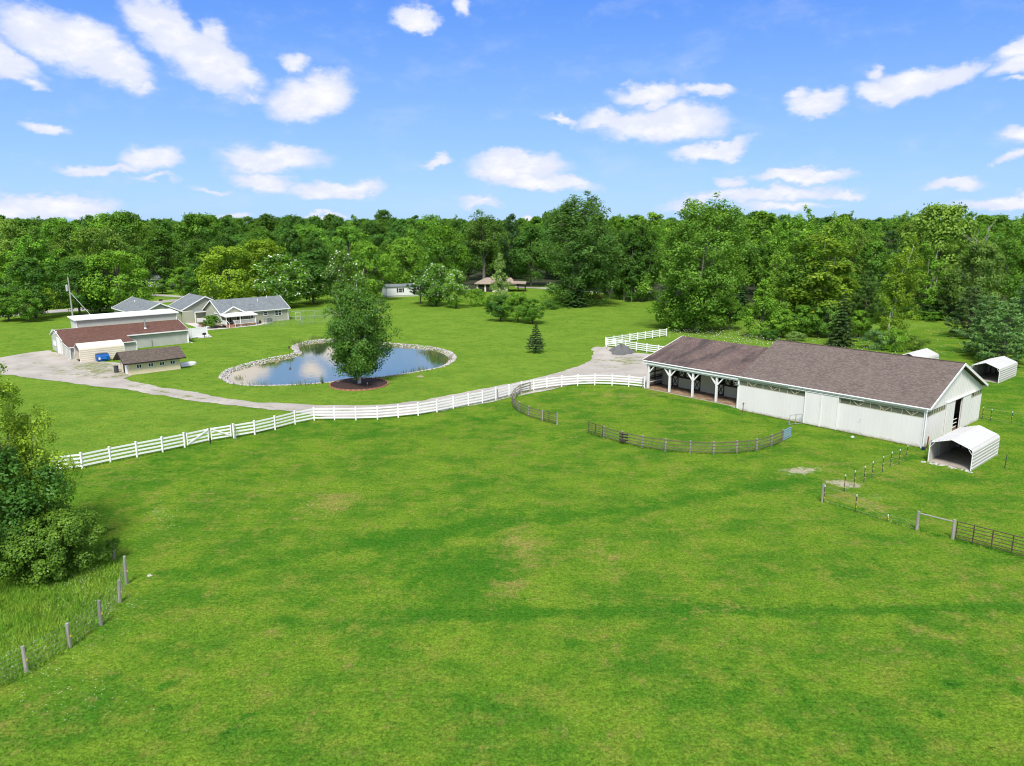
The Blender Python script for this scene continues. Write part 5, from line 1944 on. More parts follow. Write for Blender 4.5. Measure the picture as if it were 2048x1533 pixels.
for k in range(104):
    a = 2 * math.pi * k / 104
    b = bpy.data.objects.new('brick', BR if k % 3 else BR2)
    COL.objects.link(b)
    b.parent = ring
    b.location = ((RR + rb.uniform(0, .03)) * math.cos(a), (RR + rb.uniform(0, .03)) * math.sin(a), rb.uniform(-.02, .02))
    b.rotation_euler = (rb.uniform(-.05, .05), 0, a + math.pi / 2 + rb.uniform(-.06, .06))
ff = thing('garden_light', 'tiny stake light standing in the mulch under the birch', 'garden light', RC + Vector((1.3, -1.2, .06)))
MB().tube([(0, 0, 0), (0, 0, .35)], .025, 6).build('stake', POSTWOOD, ff)
MB().tube([(0, 0, .35), (0, 0, .45)], [.07, .05], 8).build('lamp', TRIM, ff)

# utility poles
def pole(label, q, h, tr=True, guy=None):
    p = thing('utility_pole', label, 'utility pole', q, 0, 'wooden utility poles')
    MB().tube([(0, 0, -.2), (0, 0, h)], [.19, .13], 10).build('mast', worn('pole_wood', (.36, .35, .31), .15, 2, .9, stretch=(1, 1, .1)), p)
    if tr:
        t = MB().tube([(-.45, -.1, h - 3.0), (-.45, -.1, h - 1.7)], .27, 12).build('transformer', worn('grey_can', (.42, .43, .44), .05, 2, .5), p)
        MB().tube([(-.45, -.1, h - 1.7), (-.45, -.1, h - 1.55)], [.22, .1], 12).build('lid', STEEL, t)
        for z in (1.1, 2.3):
            MB().box(.1, .42, -.05, .05, h - z, h - z + .12).build('insulator', BLACK, p)
    if guy is not None:
        MB().tube([(0, 0, h - 3.2), guy - q], .03, 5).build('guy_wire', TRIM, p)
    return p


pole('grey wooden utility pole with transformer behind the workshop', at(146, 637), 9.0, True, at(190, 640, 3.6))
pole('bare pale utility pole glimpsed between the roadside trees', at(73, 612), 8.0, False)

# post with box by the pond, orange tractor far off
q = at(579, 713)
bp = thing('nesting_box', 'brown nesting box on a thin post on the stone peninsula of the pond', 'bird box', q)
MB().tube([(0, 0, -.1), (0, 0, 1.25)], .04, 6).build('post', RUST, bp)
MB().box(-.12, .12, -.1, .1, 1.25, 1.5).build('box', RUST, bp)
MB().prism([(-.16, -.14, 1.5), (.16, -.14, 1.5), (0, -.14, 1.6)], (0, .28, 0)).build('roof', BLACK, bp)
q = at(1194, 598)
tr = thing('lawn_tractor', 'small orange lawn tractor parked beside the tall cottonwood', 'tractor', q, .4)
OR = worn('orange_paint', (.62, .12, .02), .1, 2, .5)
MB().prism([(-.2, -.45, .5), (1.3, -.38, .5), (1.3, -.38, .95), (-.2, -.45, 1.1)], (0, .85, 0)).build('hood', OR, tr)
MB().prism([(-1.3, -.55, .55), (-.3, -.55, .55), (-.3, -.55, .7), (-1.3, -.55, .8)], (0, 1.1, 0)).build('fender', OR, tr)
MB().box(-1.0, -.5, -.28, .28, .8, .95).box(-1.1, -1.0, -.28, .28, .9, 1.4).build('seat', BLACK, tr)
MB().tube([(-.15, 0, 1.1), (-.35, 0, 1.35)], .03, 6).tube([(-.35, -.2, 1.35), (-.35, .2, 1.35)], .03, 6).build('steering_wheel', BLACK, tr)
for x, y, rad in ((-.8, -.6, .5), (-.8, .6, .5), (1.0, -.5, .3), (1.0, .5, .3)):
    w = MB().tube([(x, y - .13, rad), (x, y + .13, rad)], rad, 14).build('wheel', BLACK, tr)
    MB().tube([(x, y - .14, rad), (x, y + .14, rad)], rad * .5, 10).build('rim', OR, w)
# ------------------------------------------------------------------ trees
def leaf_material(name, trans=0.3, fixed=None):
    m, N = mat(name)
    out = N.n('ShaderNodeOutputMaterial')
    oi = N.n('ShaderNodeObjectInfo')
    t = N.n('ShaderNodeAttribute', attribute_name='tint').outputs['Fac']
    hs = N.n('ShaderNodeHueSaturation')
    N.put(hs.inputs['Value'], t)
    N.put(hs.inputs['Hue'], N.ramp(t, 0.6, 1.5, 0.512, 0.487, False))
    N.put(hs.inputs['Color'], fixed or oi.outputs['Color'])
    d = N.n('ShaderNodeBsdfDiffuse')
    N.put(d.inputs[0], hs.outputs[0])
    tr = N.n('ShaderNodeBsdfTranslucent')
    N.put(tr.inputs[0], N.mix(0.35, hs.outputs[0], (0.30, 0.44, 0.02)))
    mx = N.n('ShaderNodeMixShader')
    mx.inputs[0].default_value = trans
    N.t.links.new(d.outputs[0], mx.inputs[1])
    N.t.links.new(tr.outputs[0], mx.inputs[2])
    gl = N.n('ShaderNodeBsdfGlossy')
    gl.inputs['Roughness'].default_value = 0.5
    gl.inputs['Color'].default_value = (.9, .95, 1, 1)
    m2 = N.n('ShaderNodeMixShader')
    m2.inputs[0].default_value = 0.012
    N.t.links.new(mx.outputs[0], m2.inputs[1])
    N.t.links.new(gl.outputs[0], m2.inputs[2])
    N.t.links.new(m2.outputs[0], out.inputs[0])
    return m


LEAF = leaf_material('leaf', .40)
NEEDLE = leaf_material('needle', .3)
BARK = worn('bark', (.085, .072, .058), .3, 2.5, .95, stretch=(1, 1, .25))
BARK_GREY = worn('grey_bark', (.24, .225, .195), .3, 2.0, .95, (.07, .06, .05), .5, stretch=(1, 1, .3))
BARK_WHITE = worn('white_bark', (.62, .60, .54), .12, 2.0, .85, (.10, .09, .08), .6, stretch=(1, 1, 2.5))
BLOSSOM, _N = mat('blossom')
finish(_N, (.72, .73, .62), .8)


def unit(a):
    return a / np.maximum(np.linalg.norm(a, axis=1, keepdims=True), 1e-9)


def leaf_quads(P, Nn, U, ln, wd):
    """rhombic leaves: centre, normal, rough long axis, half length, half width"""
    U = unit(U - Nn * (U * Nn).sum(1, keepdims=True))
    W = np.cross(Nn, U)
    ln = np.broadcast_to(np.asarray(ln, float), (len(P),))[:, None]
    wd = np.broadcast_to(np.asarray(wd, float), (len(P),))[:, None]
    bend = Nn * ln * .25
    return np.stack([P - U * ln - bend, P + W * wd, P + U * ln - bend, P - W * wd], 1).reshape(-1, 3)


def crown_mesh(name, V, tint, m):
    n = len(V) // 4
    F = np.arange(4 * n).reshape(-1, 4)
    me = raw_mesh(name, V, F, 4)
    set_attr(me, 'tint', np.repeat(tint, 4))
    me.materials.append(m)
    return me


def clump_leaves(r, C, R, per, size, up=.6, flat=.8, jit=.5, spread=.45, tspread=.16, mass=None):
    n = len(C)
    k = np.repeat(np.arange(n), per) if np.isscalar(per) else np.repeat(np.arange(n), per)
    m = len(k)
    d = r.normal(size=(m, 3))
    d[:, 2] += .25
    d = unit(d)
    rad = R[k] * (1 - spread * r.random(m) ** 1.6)
    P = C[k] + d * rad[:, None] * np.array([1, 1, flat])
    out = d.copy()
    if mass is not None:
        out = out + .6 * unit(C[k] - mass)
    Nn = unit(out + r.normal(size=(m, 3)) * jit + np.array([0, 0, up]))
    U = r.normal(size=(m, 3))
    s = size * r.uniform(.7, 1.25, m)
    V = leaf_quads(P, Nn, U, s * .62, s * .38)
    tc = np.clip(r.normal(1, tspread, n), .6, 1.5)
    tint = tc[k] * np.clip(r.normal(1, .14, m), .6, 1.5)
    return V, tint, P


def limbs(mb, base, C, r, rad, n, z0, z1, bend=.25):
    """limbs from the trunk axis towards n of the clump centres"""
    idx = r.permutation(len(C))[:n]
    for i in idx:
        c = Vector(C[i])
        z = min(max(z0, c.z * r.uniform(.35, .6)), z1)
        a = Vector((base[0], base[1], z))
        mid = a.lerp(c, .5) + Vector((r.normal() * .1, r.normal() * .1, bend * (c - a).length * .3))
        rr = rad * r.uniform(.25, .42)
        mb.tube([a, mid, c], [rr, rr * .6, rr * .2], 5, cap=False)


def profile(kind, t):
    if kind == 'round':
        return np.sqrt(np.clip(1 - (2 * t - 1) ** 2, 0, 1)) * (1.05 - .25 * t) ** .5
    if kind == 'oval':
        return np.clip(np.sin(np.pi * np.clip(t, 0, 1) ** .85), 0, 1) ** .65
    if kind == 'tall':
        return np.clip(np.sin(np.pi * (t * .86 + .10)), 0, 1) ** .75 * (1 - .20 * t)
    if kind == 'cone':
        return (1 - t) ** .75 * np.clip(t * 7, 0, 1) ** .4
    return 1 - t


def make_broad(name, seed, W, H, low, kind='round', clumps=80, leaves=6000, size=.36, bark=None, cr=.13, lobes=3, trunk_r=None, uneven=.22, flat=.8, jit=.55, multi=1, limb_n=14, blossom=0):
    r = np.random.default_rng(seed)
    t = np.clip(r.random(clumps) ** .85, 0.02, .98)
    a = r.uniform(0, 2 * np.pi, clumps)
    lob = 1 + uneven * np.sin(a * lobes + seed + 2.5 * t) + uneven * .5 * np.sin(a * (lobes + 2) + seed * 2 - 4 * t)
    rho = profile(kind, t) * lob * np.where(r.random(clumps) < .75, r.uniform(.72, .95, clumps), r.uniform(.2, .7, clumps))
    C = np.stack([np.cos(a) * rho * W / 2, np.sin(a) * rho * W / 2, H * (low + (1 - low) * t)], 1)
    top = H * (low + (1 - low) * (.80 + .14 * (1 - np.abs(rho) / 1.2)))
    R = W * cr * r.uniform(.7, 1.35, clumps) * (1 - .35 * t)
    C[:, 2] = np.minimum(C[:, 2], H - R * flat * .9)
    mass = np.array([0, 0, H * (low + .42 * (1 - low))])
    V, tint, P = clump_leaves(r, C, R, max(8, leaves // clumps), size, flat=flat, jit=jit, mass=mass)
    # lone sprays on the outside break the outline up
    k = leaves // 9
    ii = r.integers(0, clumps, k)
    d = unit(r.normal(size=(k, 3)) + np.array([0, 0, .4]))
    P2 = C[ii] + d * (R[ii] * r.uniform(.95, 1.35, k))[:, None] * np.array([1, 1, flat])
    V2 = leaf_quads(P2, unit(d + r.normal(size=(k, 3)) * .8), r.normal(size=(k, 3)), size * .6, size * .34)
    crown = crown_mesh(name + '_crown', np.concatenate([V, V2]), np.concatenate([tint, np.clip(r.normal(1.08, .15, k), .6, 1.5)]), LEAF)
    tr = trunk_r or W * .026
    mb = MB()
    for s in range(multi):
        ox, oy = (0, 0) if multi == 1 else (.25 * math.cos(s * 2.4), .25 * math.sin(s * 2.4))
        lx, ly = r.normal() * W * .03 + ox * W * .28, r.normal() * W * .03 + oy * W * .28
        zt = H * (low + (1 - low) * .72)
        pts = [(ox, oy, -.2), (ox * 1.3, oy * 1.3, .15), (ox + lx * .2, oy + ly * .2, zt * .3), (ox + lx * .6, oy + ly * .6, zt * .65), (ox + lx, oy + ly, zt)]
        q = tr / (multi ** .5)
        mb.tube(pts, [q * 1.45, q, q * .85, q * .55, q * .15], 7)
    limbs(mb, (0, 0), C, r, tr, limb_n, H * low * .75, H * .6)
    trunk = mb.mesh(name + '_trunk')
    trunk.materials.append(bark or BARK)
    bl = None
    if blossom:
        sel = r.permutation(len(P))[:blossom]
        sel = sel[(P[sel, 2] > H * .25)]
        pp = P[sel] + unit(P[sel] - mass) * .12
        bl = crown_mesh(name + '_blossom', leaf_quads(pp, unit(r.normal(size=(len(pp), 3)) + np.array([0, -.6, .8])), r.normal(size=(len(pp), 3)), .19, .15), np.ones(len(pp)), BLOSSOM)
    return dict(crown=crown, trunk=trunk, blossom=bl, W=W, H=H)


def make_leaders(name, seed, W, H, n_lead, leaves, size, bark, low=.08, cr=.065, sub=9, lean=(0, 0), uneven=.3, trunk_r=.45, fork=.12, fill=0, filltop=.9):
    """poplar or birch: several ascending leaders, each hung with small leaf masses, gaps between"""
    r = np.random.default_rng(seed)
    mb = MB()
    C, R = [], []
    for i in range(n_lead):
        a = 2 * np.pi * i / n_lead + r.normal() * .35
        out = W / 2 * r.uniform(.25, .72) if i else W * .04
        zt = H * (r.uniform(.74, .97) if i else .98) - (out / (W / 2)) ** 2 * H * .16
        lx, ly = lean[0] * H, lean[1] * H
        pts = []
        for s in np.linspace(0, 1, 7):
            z = zt * (fork + (1 - fork) * s)
            o = out * s ** .75
            pts.append(Vector((math.cos(a) * o + lx * (z / H) ** 1.3 + r.normal() * .012 * W * s, math.sin(a) * o + ly * (z / H) ** 1.3 + r.normal() * .012 * W * s, z)))
        rr = trunk_r * r.uniform(.4, .62)
        mb.tube(pts, [rr * (1 - .88 * s) for s in np.linspace(0, 1, 7)], 6, cap=False)
        for j in range(sub):
            s = r.uniform(.10, 1.0)
            f = s * 6
            k = min(5, int(f))
            p = pts[k].lerp(pts[k + 1], f - k)
            L = W * .30 * (1.12 - .72 * s) * r.uniform(.5, 1.15)
            b = a + r.normal() * 1.3
            q = p + Vector((math.cos(b) * L, math.sin(b) * L, L * r.uniform(.05, .7)))
            if q.z > H: q.z = H
            mb.tube([p, p.lerp(q, .55) + Vector((0, 0, L * .08)), q], [rr * .30 * (1.1 - .7 * s), rr * .2 * (1.1 - .7 * s), rr * .05], 4, cap=False)
            for t in (.45, .75, 1.0):
                c = p.lerp(q, t)
                C.append((c.x + r.normal() * .25, c.y + r.normal() * .25, c.z + r.normal() * .3))
                R.append(W * cr * r.uniform(.65, 1.35) * (1.15 - .35 * s))
        C.append(tuple(pts[-1]))
        R.append(W * cr * .8)
    for _ in range(fill):
        t = r.random() * filltop
        a = r.uniform(0, 2 * np.pi)
        rho = W / 2 * profile('tall', np.array(t)) * r.uniform(.40, .96) * (1 + uneven * math.sin(3 * a + seed + 5 * t))
        C.append((math.cos(a) * rho + lean[0] * H * t ** 1.3, math.sin(a) * rho, H * (low + (1 - low) * t)))
        R.append(W * cr * r.uniform(.9, 1.6))
    mb.tube([(0, 0, -.3), (0, 0, .2), (lean[0] * H * .05, lean[1] * H * .05, H * fork), (lean[0] * H * .2, lean[1] * H * .2, H * .35)], [trunk_r * 1.4, trunk_r, trunk_r * .85, trunk_r * .45], 8)
    C, R = np.array(C), np.array(R)
    C[:, 2] = np.maximum(C[:, 2], H * low * .6)
    w = R ** 2
    per = np.maximum(6, (leaves * w / w.sum())).astype(int)
    mass = np.array([0, 0, H * .42])
    V, tint, P = clump_leaves(r, C, R, per, size, up=.5, flat=.95, jit=.65, spread=.7, mass=mass)
    trunk = mb.mesh(name + '_trunk')
    trunk.materials.append(bark)
    return dict(crown=crown_mesh(name + '_crown', V, tint, LEAF), trunk=trunk, blossom=None, W=W, H=H)


def make_spruce(name, seed, W, H, levels=15, per=9, low=.06, dens=11, droop=.28, size=.26):
    r = np.random.default_rng(seed)
    Ps, Us, Ns, Ts = [], [], [], []
    mb = MB().tube([(0, 0, -.2), (0, 0, H * .5), (0, 0, H * .98)], [W * .03, W * .018, .015], 6)
    for l in range(levels):
        t = (l + .4) / levels
        z = H * (low + (1 - low) * t ** .95)
        R = W / 2 * (1 - t) ** .82 * r.uniform(.86, 1.1)
        n = max(4, int(per * (1 - .45 * t)))
        for b in range(n):
            a = 2 * np.pi * (b + r.random() * .6) / n + l
            L = R * r.uniform(.75, 1.12) + .12
            d = np.array([math.cos(a), math.sin(a), 0])
            side = np.array([-d[1], d[0], 0])
            mb.tube([(0, 0, z), tuple(d * L * .95 + np.array([0, 0, z - droop * L * .7]))], [.03 + L * .008, .008], 3, cap=False)
            m = int(dens * (1 + L * 1.6))
            s = r.random(m) ** .7
            wv = (r.random(m) - .5) * 2 * L * .34 * (1.15 - s)
            p = np.outer(L * s, d) + np.outer(wv, side)
            p[:, 2] = z - droop * L * s ** 1.3 + r.normal(0, .05, m) + .10 * L * s ** 3
            u = d * .8 + np.outer(np.sign(wv), side) * .6 + r.normal(size=(m, 3)) * .25
            Ps.append(p)
            Us.append(u)
            Ns.append(unit(np.array([0, 0, 1.0]) + d * .35 + r.normal(size=(m, 3)) * .45))
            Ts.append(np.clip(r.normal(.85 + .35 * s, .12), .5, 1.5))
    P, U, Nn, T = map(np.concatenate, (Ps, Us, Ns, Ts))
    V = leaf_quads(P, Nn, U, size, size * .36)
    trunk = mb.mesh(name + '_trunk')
    trunk.materials.append(BARK)
    return dict(crown=crown_mesh(name + '_crown', V, T, NEEDLE), trunk=trunk, blossom=None, W=W, H=H)


def make_pine(name, seed, W, H, levels=12, low=.05, tuft=15, size=.34, gap=1.0):
    """soft white pine: tiers of branches that end in upswept plumes of long needles"""
    r = np.random.default_rng(seed)
    mb = MB().tube([(0, 0, -.2), (.1, 0, H * .5), (0, 0, H * .97)], [W * .022, W * .015, .02], 7)
    C, T, D, S = [], [], [], []
    for l in range(levels):
        t = (l + .25) / levels
        z = H * (low + (1 - low) * t ** .92)
        R = W / 2 * (1 - t) ** .62 * min(1, .72 + t * 2.2) * r.uniform(.84, 1.12) + .15
        n = int(6 + 3 * (1 - t))
        for b in range(n):
            a = 2 * np.pi * (b + r.random() * .8) / n + l * 1.7
            L = R * r.uniform(.62, 1.12)
            zz = z + r.normal() * H * .008
            ca, sa = math.cos(a), math.sin(a)
            mb.tube([(0, 0, zz), (ca * L * .6, sa * L * .6, zz - L * .06), (ca * L, sa * L, zz + L * .12)], [.04 + L * .008, .03, .01], 3, cap=False)
            for k in range(int(4 + L * 2.2)):
                s = r.uniform(.25, 1.0) ** .7
                sw = r.normal() * .17 * L * (1.2 - s)
                C.append((ca * L * s - sa * sw, sa * L * s + ca * sw, zz + L * (.22 * s ** 3 - .09 * s) + r.normal() * .06))
                D.append((ca * .75 - sa * sw * .4, sa * .75 + ca * sw * .4, .55))
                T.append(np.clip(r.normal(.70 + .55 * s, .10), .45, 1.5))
                S.append(.75 + .4 * (1 - t))
    C, T, D, S = np.array(C), np.array(T), np.array(D), np.array(S)
    k = np.repeat(np.arange(len(C)), tuft)
    m = len(k)
    d = unit(r.normal(size=(m, 3)) * .42 + D[k])
    P = C[k] + d * (r.uniform(.05, .5, m) * S[k])[:, None] * (W / 10) ** .5
    Nn = unit(np.cross(d, r.normal(size=(m, 3))) * .8 + np.array([0, 0, .9]))
    V = leaf_quads(P, Nn, d, size, size * .20)
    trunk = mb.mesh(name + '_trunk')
    trunk.materials.append(BARK)
    return dict(crown=crown_mesh(name + '_crown', V, T[k] * np.clip(r.normal(1, .1, m), .7, 1.3), NEEDLE), trunk=trunk, blossom=None, W=W, H=H)


def make_bare(name, seed, W, H):
    r = np.random.default_rng(seed)
    mb = MB()
    for i in range(4):
        a = i * 1.7
        o = W * .25
        top = Vector((math.cos(a) * o, math.sin(a) * o, H * r.uniform(.8, 1)))
        b = Vector((math.cos(a) * .3, math.sin(a) * .3, 0))
        mb.tube([b, b.lerp(top, .5) + Vector((r.normal() * .2, r.normal() * .2, 0)), top], [.16, .1, .02], 5)
        for j in range(7):
            p = b.lerp(top, r.uniform(.45, .95))
            q = p + Vector((r.normal() * .9, r.normal() * .9, r.uniform(.6, 1.8)))
            mb.tube([p, q], [.05, .012], 4)
    me = mb.mesh(name + '_trunk')
    me.materials.append(BARK_GREY)
    return dict(crown=None, trunk=me, blossom=None, W=W, H=H)


PROTO = {
    'maple': [make_broad('maple', 10 + s, 12, 13.5, .08, 'round', 115, 9000, .37, lobes=3, uneven=.12, cr=.125) for s in range(3)],
    'oak': [make_broad('oak', 20 + s, 10.5, 17, .10, 'oval', 96, 7000, .42, lobes=2, uneven=.20, cr=.135) for s in range(4)],
    'aspen': [make_leaders('aspen', 30 + s, 7.5, 17.5, 4, 7200, .32, BARK_GREY, low=.05, cr=.085, sub=7, trunk_r=.17, fork=.2, fill=64) for s in range(4)],
    'poplar': [make_leaders('poplar', 41 + s, 17.5, 27, 8, 27000, .37, BARK_GREY, low=.04, cr=.058, sub=13, trunk_r=.42, lean=((0, 0), (.05, 0))[s], fill=270) for s in range(2)],
    'catalpa': [make_broad('catalpa', 50 + s, 9.5, 10.5, .10, 'oval', 84, 5600, .33, lobes=3, uneven=.15, cr=.12, blossom=520) for s in range(2)],
    'small': [make_broad('small', 60 + s, 5.2, 5.6, .16, ('round', 'oval', 'round')[s], 76, 7000, .20, lobes=3, uneven=.16, cr=.12) for s in range(3)],
    'conic': [make_broad('conic', 70 + s, 7.0, 9.5, .06, 'cone', 90, 5600, .26, lobes=4, uneven=.16, cr=.095) for s in range(2)],
    'spruce': [make_spruce('spruce', 80 + s, 6, 10.5, 17, 10) for s in range(3)],
    'dwarf': [make_spruce('dwarf', 85, 3.6, 4.7, 12, 8, .11, 12, .06, .17)],
    'pine': [make_pine('pine', 90 + s, 10, 12, 12) for s in range(3)],
    'thinpine': [make_pine('thinpine', 95, 6, 9, 8, .3, 12, .28)],
    'shrub': [make_broad('shrub', 100 + s, 5, 3.4, .0, 'round', 46, 3000, .20, lobes=3, uneven=.25, cr=.14, trunk_r=.06, multi=3) for s in range(3)],
    'birch': [make_leaders('birch', 112, 9.5, 13.9, 7, 36000, .215, BARK_WHITE, low=.10, cr=.066, sub=11, trunk_r=.26, fork=.10, fill=380, filltop=.84)],
    'leaning': [make_leaders('leaning', 115, 9, 18, 4, 12500, .28, BARK_WHITE, low=.05, cr=.075, sub=10, trunk_r=.13, lean=(.20, 0), fork=.3, fill=85)],
    'twin': [make_leaders('twin', 117, 7, 14, 3, 4800, .27, BARK_WHITE, low=.35, cr=.085, sub=8, trunk_r=.13, lean=(.06, 0), fork=.06, fill=4)],
    'vase': [make_leaders('vase', 119, 12.5, 20, 5, 9500, .34, BARK_GREY, low=.30, cr=.08, sub=9, trunk_r=.36, fork=.42, fill=36)],
    'near': [make_leaders('near', 121, 9.5, 12.2, 7, 44000, .15, BARK_GREY, low=.06, cr=.062, sub=15, trunk_r=.16, fork=.07, fill=60, filltop=.6)],
    'nearbush': [make_broad('nearbush', 131, 6.4, 3.7, .0, 'round', 130, 24000, .135, lobes=3, uneven=.12, cr=.095, trunk_r=.07, multi=3, limb_n=8)],
    'neardark': [make_broad('neardark', 133, 8.5, 7.0, .0, 'round', 120, 24000, .165, lobes=3, uneven=.2, cr=.11, trunk_r=.12, multi=3)],
    'bare': [make_bare('bare', 140, 4, 13)],
}

# leaf colours (what the leaves themselves are)
G_MID = (.125, .280, .026)
G_FRESH = (.175, .355, .028)
G_LIME = (.255, .400, .026)
G_DARK = (.076, .195, .026)
G_DEEP = (.042, .108, .026)
G_BLUE = (.155, .295, .085)
G_POP = (.155, .325, .045)
G_OLIVE = (.155, .265, .032)
G_PALE = (.245, .380, .090)

_cnt = {}


def plant(kind, q, W, H, label, cat='tree', group=None, col=G_MID, rz=None, var=None, name=None):
    pr = PROTO[kind]
    i = _cnt.get(kind, 0)
    _cnt[kind] = i + 1
    p = pr[(i if var is None else var) % len(pr)]
    nm = name or {'shrub': 'shrub', 'nearbush': 'bush', 'neardark': 'bush', 'spruce': 'spruce_tree', 'dwarf': 'spruce_tree', 'pine': 'pine_tree', 'thinpine': 'pine_tree', 'birch': 'birch_tree', 'twin': 'birch_tree', 'leaning': 'birch_tree',
                  'poplar': 'poplar_tree', 'catalpa': 'catalpa_tree', 'bare': 'dead_tree'}.get(kind, 'leafy_tree')
    t = thing(nm, label, cat, q, random.uniform(0, 6.28) if rz is None else rz, group)
    t.scale = (W / p['W'], W / p['W'], H / p['H'])
    link('trunk', p['trunk'], None, t)
    if p['crown'] is not None:
        c = link('crown', p['crown'], None, t)
        c.color = (*col, 1)
    if p['blossom'] is not None:
        link('blossom', p['blossom'], None, t)
    return t


USED = []


def tree_px(kind, px, py, top, w, label, col=G_MID, **kw):
    q = on(px, py)
    H = height_at(q, top)
    W = w / FPX * math.hypot(q.y, 20)
    USED.append((q.x, q.y, W, px, py))
    return plant(kind, q, W, H - q.z, label, col=col, **kw)


def build_trees():
    T = tree_px
    # ---- foreground left
    T('near', 26, 1112, 742, 250, 'tall loose leafy tree at the left edge over the white fence', (0.250, 0.385, 0.030), rz=.6)
    T('neardark', -18, 1140, 905, 300, 'dark dense shrub mass at the foot of the left edge tree', G_DARK, cat='bush', rz=1)
    T('nearbush', 112, 1142, 1026, 208, 'rounded mid-green bush beside the wooden wire fence', (0.136, 0.259, 0.026), cat='bush', rz=2)
    # ---- lawn trees
    T('birch', 719, 769, 556, 138, 'large multi-stemmed birch in the brick mulch ring by the pond', (0.105, 0.235, 0.032), rz=2.2)
    T('small', 1001, 643, 592, 58, 'dark-leaved left tree of the three small lawn trees', G_DARK, var=0)
    T('small', 1036, 645, 585, 54, 'brightest and middle tree of the three small lawn trees', G_FRESH, var=2)
    T('small', 1065, 648, 598, 54, 'right tree of the three small lawn trees', G_MID, var=0)
    T('dwarf', 1071.5, 706, 648, 44, 'small lone spruce standing on the open lawn right of the pond', (0.075, 0.138, 0.041))
    T('catalpa', 872, 613, 528, 84, 'white-flowering catalpa in front of the mobile home', G_MID, var=0)
    T('catalpa', 912, 617, 541, 56, 'smaller flowering catalpa right of the mobile home', G_FRESH, var=1)
    T('thinpine', 841, 609, 540, 58, 'thin dark pine with bare stem beside the mobile home', G_DEEP)
    T('shrub', 952, 613, 578, 46, 'light green shrub clump left of the tan pavilion garage', G_FRESH, cat='shrub')
    T('shrub', 985, 618, 592, 44, 'shrub clump behind the small lawn trees', G_MID, cat='shrub')
    T('shrub', 1102, 618, 602, 44, 'low dark shrub strip right of the three lawn trees', G_DARK, cat='shrub')
    T('conic', 1000, 612, 508, 54, 'pale fresh conical tree before the tan pavilion garage', G_PALE)
    T('poplar', 1163, 611, 381, 182, 'tall spreading cottonwood rising above the skyline at the centre', (0.090, 0.198, 0.033), var=0, rz=.4)
    T('spruce', 1150, 614, 560, 62, 'dark spruce at the foot of the tall cottonwood', G_DEEP)
    T('shrub', 1118, 607, 570, 60, 'drooping shrub on the left foot of the cottonwood', G_MID, cat='shrub')
    # grove right of the cottonwood
    names = ['slim dark grove tree nearest the cottonwood', 'second slim grove tree from the cottonwood', 'slim grove tree with paler stem in the grove middle', 'leaning slim tree in the middle of the grove', 'slim grove tree with whitish stem', 'thin tree behind the grove edge', 'slim grove tree nearest the big poplar']
    for (px, py, tp), l in zip(((1219, 597, 462), (1238, 599, 455), (1248, 601, 448), (1263, 604, 452), (1276, 603, 440), (1284, 604, 450), (1296, 602, 446)), names):
        T('aspen', px, py, tp, 60, l + ' beyond the lawn', G_DARK if px % 2 else (0.075, 0.182, 0.020), group='slim trees of the shaded grove')
    T('poplar', 1392, 662, 384, 212, 'huge bright poplar behind the yard fence with its top leaning right', (0.143, 0.292, 0.031), var=1, rz=0)
    T('small', 1392, 660, 566, 92, 'dark leafy understorey tree under the huge poplar', G_MID, var=2)
    T('small', 1338, 656, 592, 84, 'low leaning tree at the left foot of the huge poplar', G_FRESH, var=0)
    T('conic', 1522, 676, 560, 88, 'broad conical maple directly behind the stable roof', G_FRESH, var=1)
    T('aspen', 1637, 668, 452, 152, 'wide tall yellowish poplar behind the barn ridge', (0.190, 0.303, 0.022), var=2, rz=1)
    T('aspen', 1580, 664, 458, 104, 'tall loose poplar left of the yellowish one', (0.143, 0.281, 0.028), var=1)
    T('spruce', 1482, 632, 556, 50, 'dark spruce in the shade behind the poplars', G_DEEP)
    T('spruce', 1682, 692, 585, 66, 'dark pointed spruce close behind the barn ridge', (0.049, 0.099, 0.029), var=1)
    T('leaning', 1773, 688, 478, 92, 'pale-stemmed birch leaning right in the meadow behind the barn', (0.197, 0.325, 0.022), rz=.2)
    T('twin', 1851, 637, 492, 84, 'twin white-stemmed birch against the dark pines', G_FRESH, rz=.5)
    for k, (px, py, tp, w, l, c) in enumerate(((1752, 699, 662, 58, 'grey-green shrub at the foot of the leaning birch', G_BLUE), (1790, 702, 660, 60, 'bright shrub in the meadow behind the barn ridge', G_FRESH), (1826, 701, 672, 48, 'small shrub nearest the hidden carport', G_OLIVE),
                                               (1545, 681, 660, 46, 'low dark shrub just above the barn ridge', G_DARK), (1590, 682, 664, 40, 'pale low shrub behind the barn ridge', G_PALE), (1858, 640, 622, 90, 'low bramble at the pine wood edge', G_MID))):
        T('shrub', px, py, tp, w, l, c, cat='shrub')
    T('pine', 1729, 645, 540, 78, 'soft green pine at the back of the meadow', (0.095, 0.187, 0.037), var=0)
    T('pine', 1893, 640, 548, 92, 'pine with shadowed skirt behind the white birches', (0.084, 0.165, 0.039), var=1)
    T('maple', 1946, 645, 488, 104, 'broad pale-topped maple rising behind the pines', (0.156, 0.264, 0.046), var=2)
    T('pine', 1964, 712, 590, 104, 'blue-green pine left of the right pine group', G_BLUE, var=2)
    T('pine', 2003, 728, 606, 118, 'large front pine beside the carport at the right', (.165, .315, .085), var=0)
    T('pine', 2052, 706, 545, 140, 'tall pine at the right edge of the picture', G_BLUE, var=1)
    T('pine', 1935, 676, 572, 96, 'middle pine in the right pine group', (0.109, 0.187, 0.055), var=2)
    T('bare', 1940, 640, 445, 46, 'bare grey dead tree in the right woods')
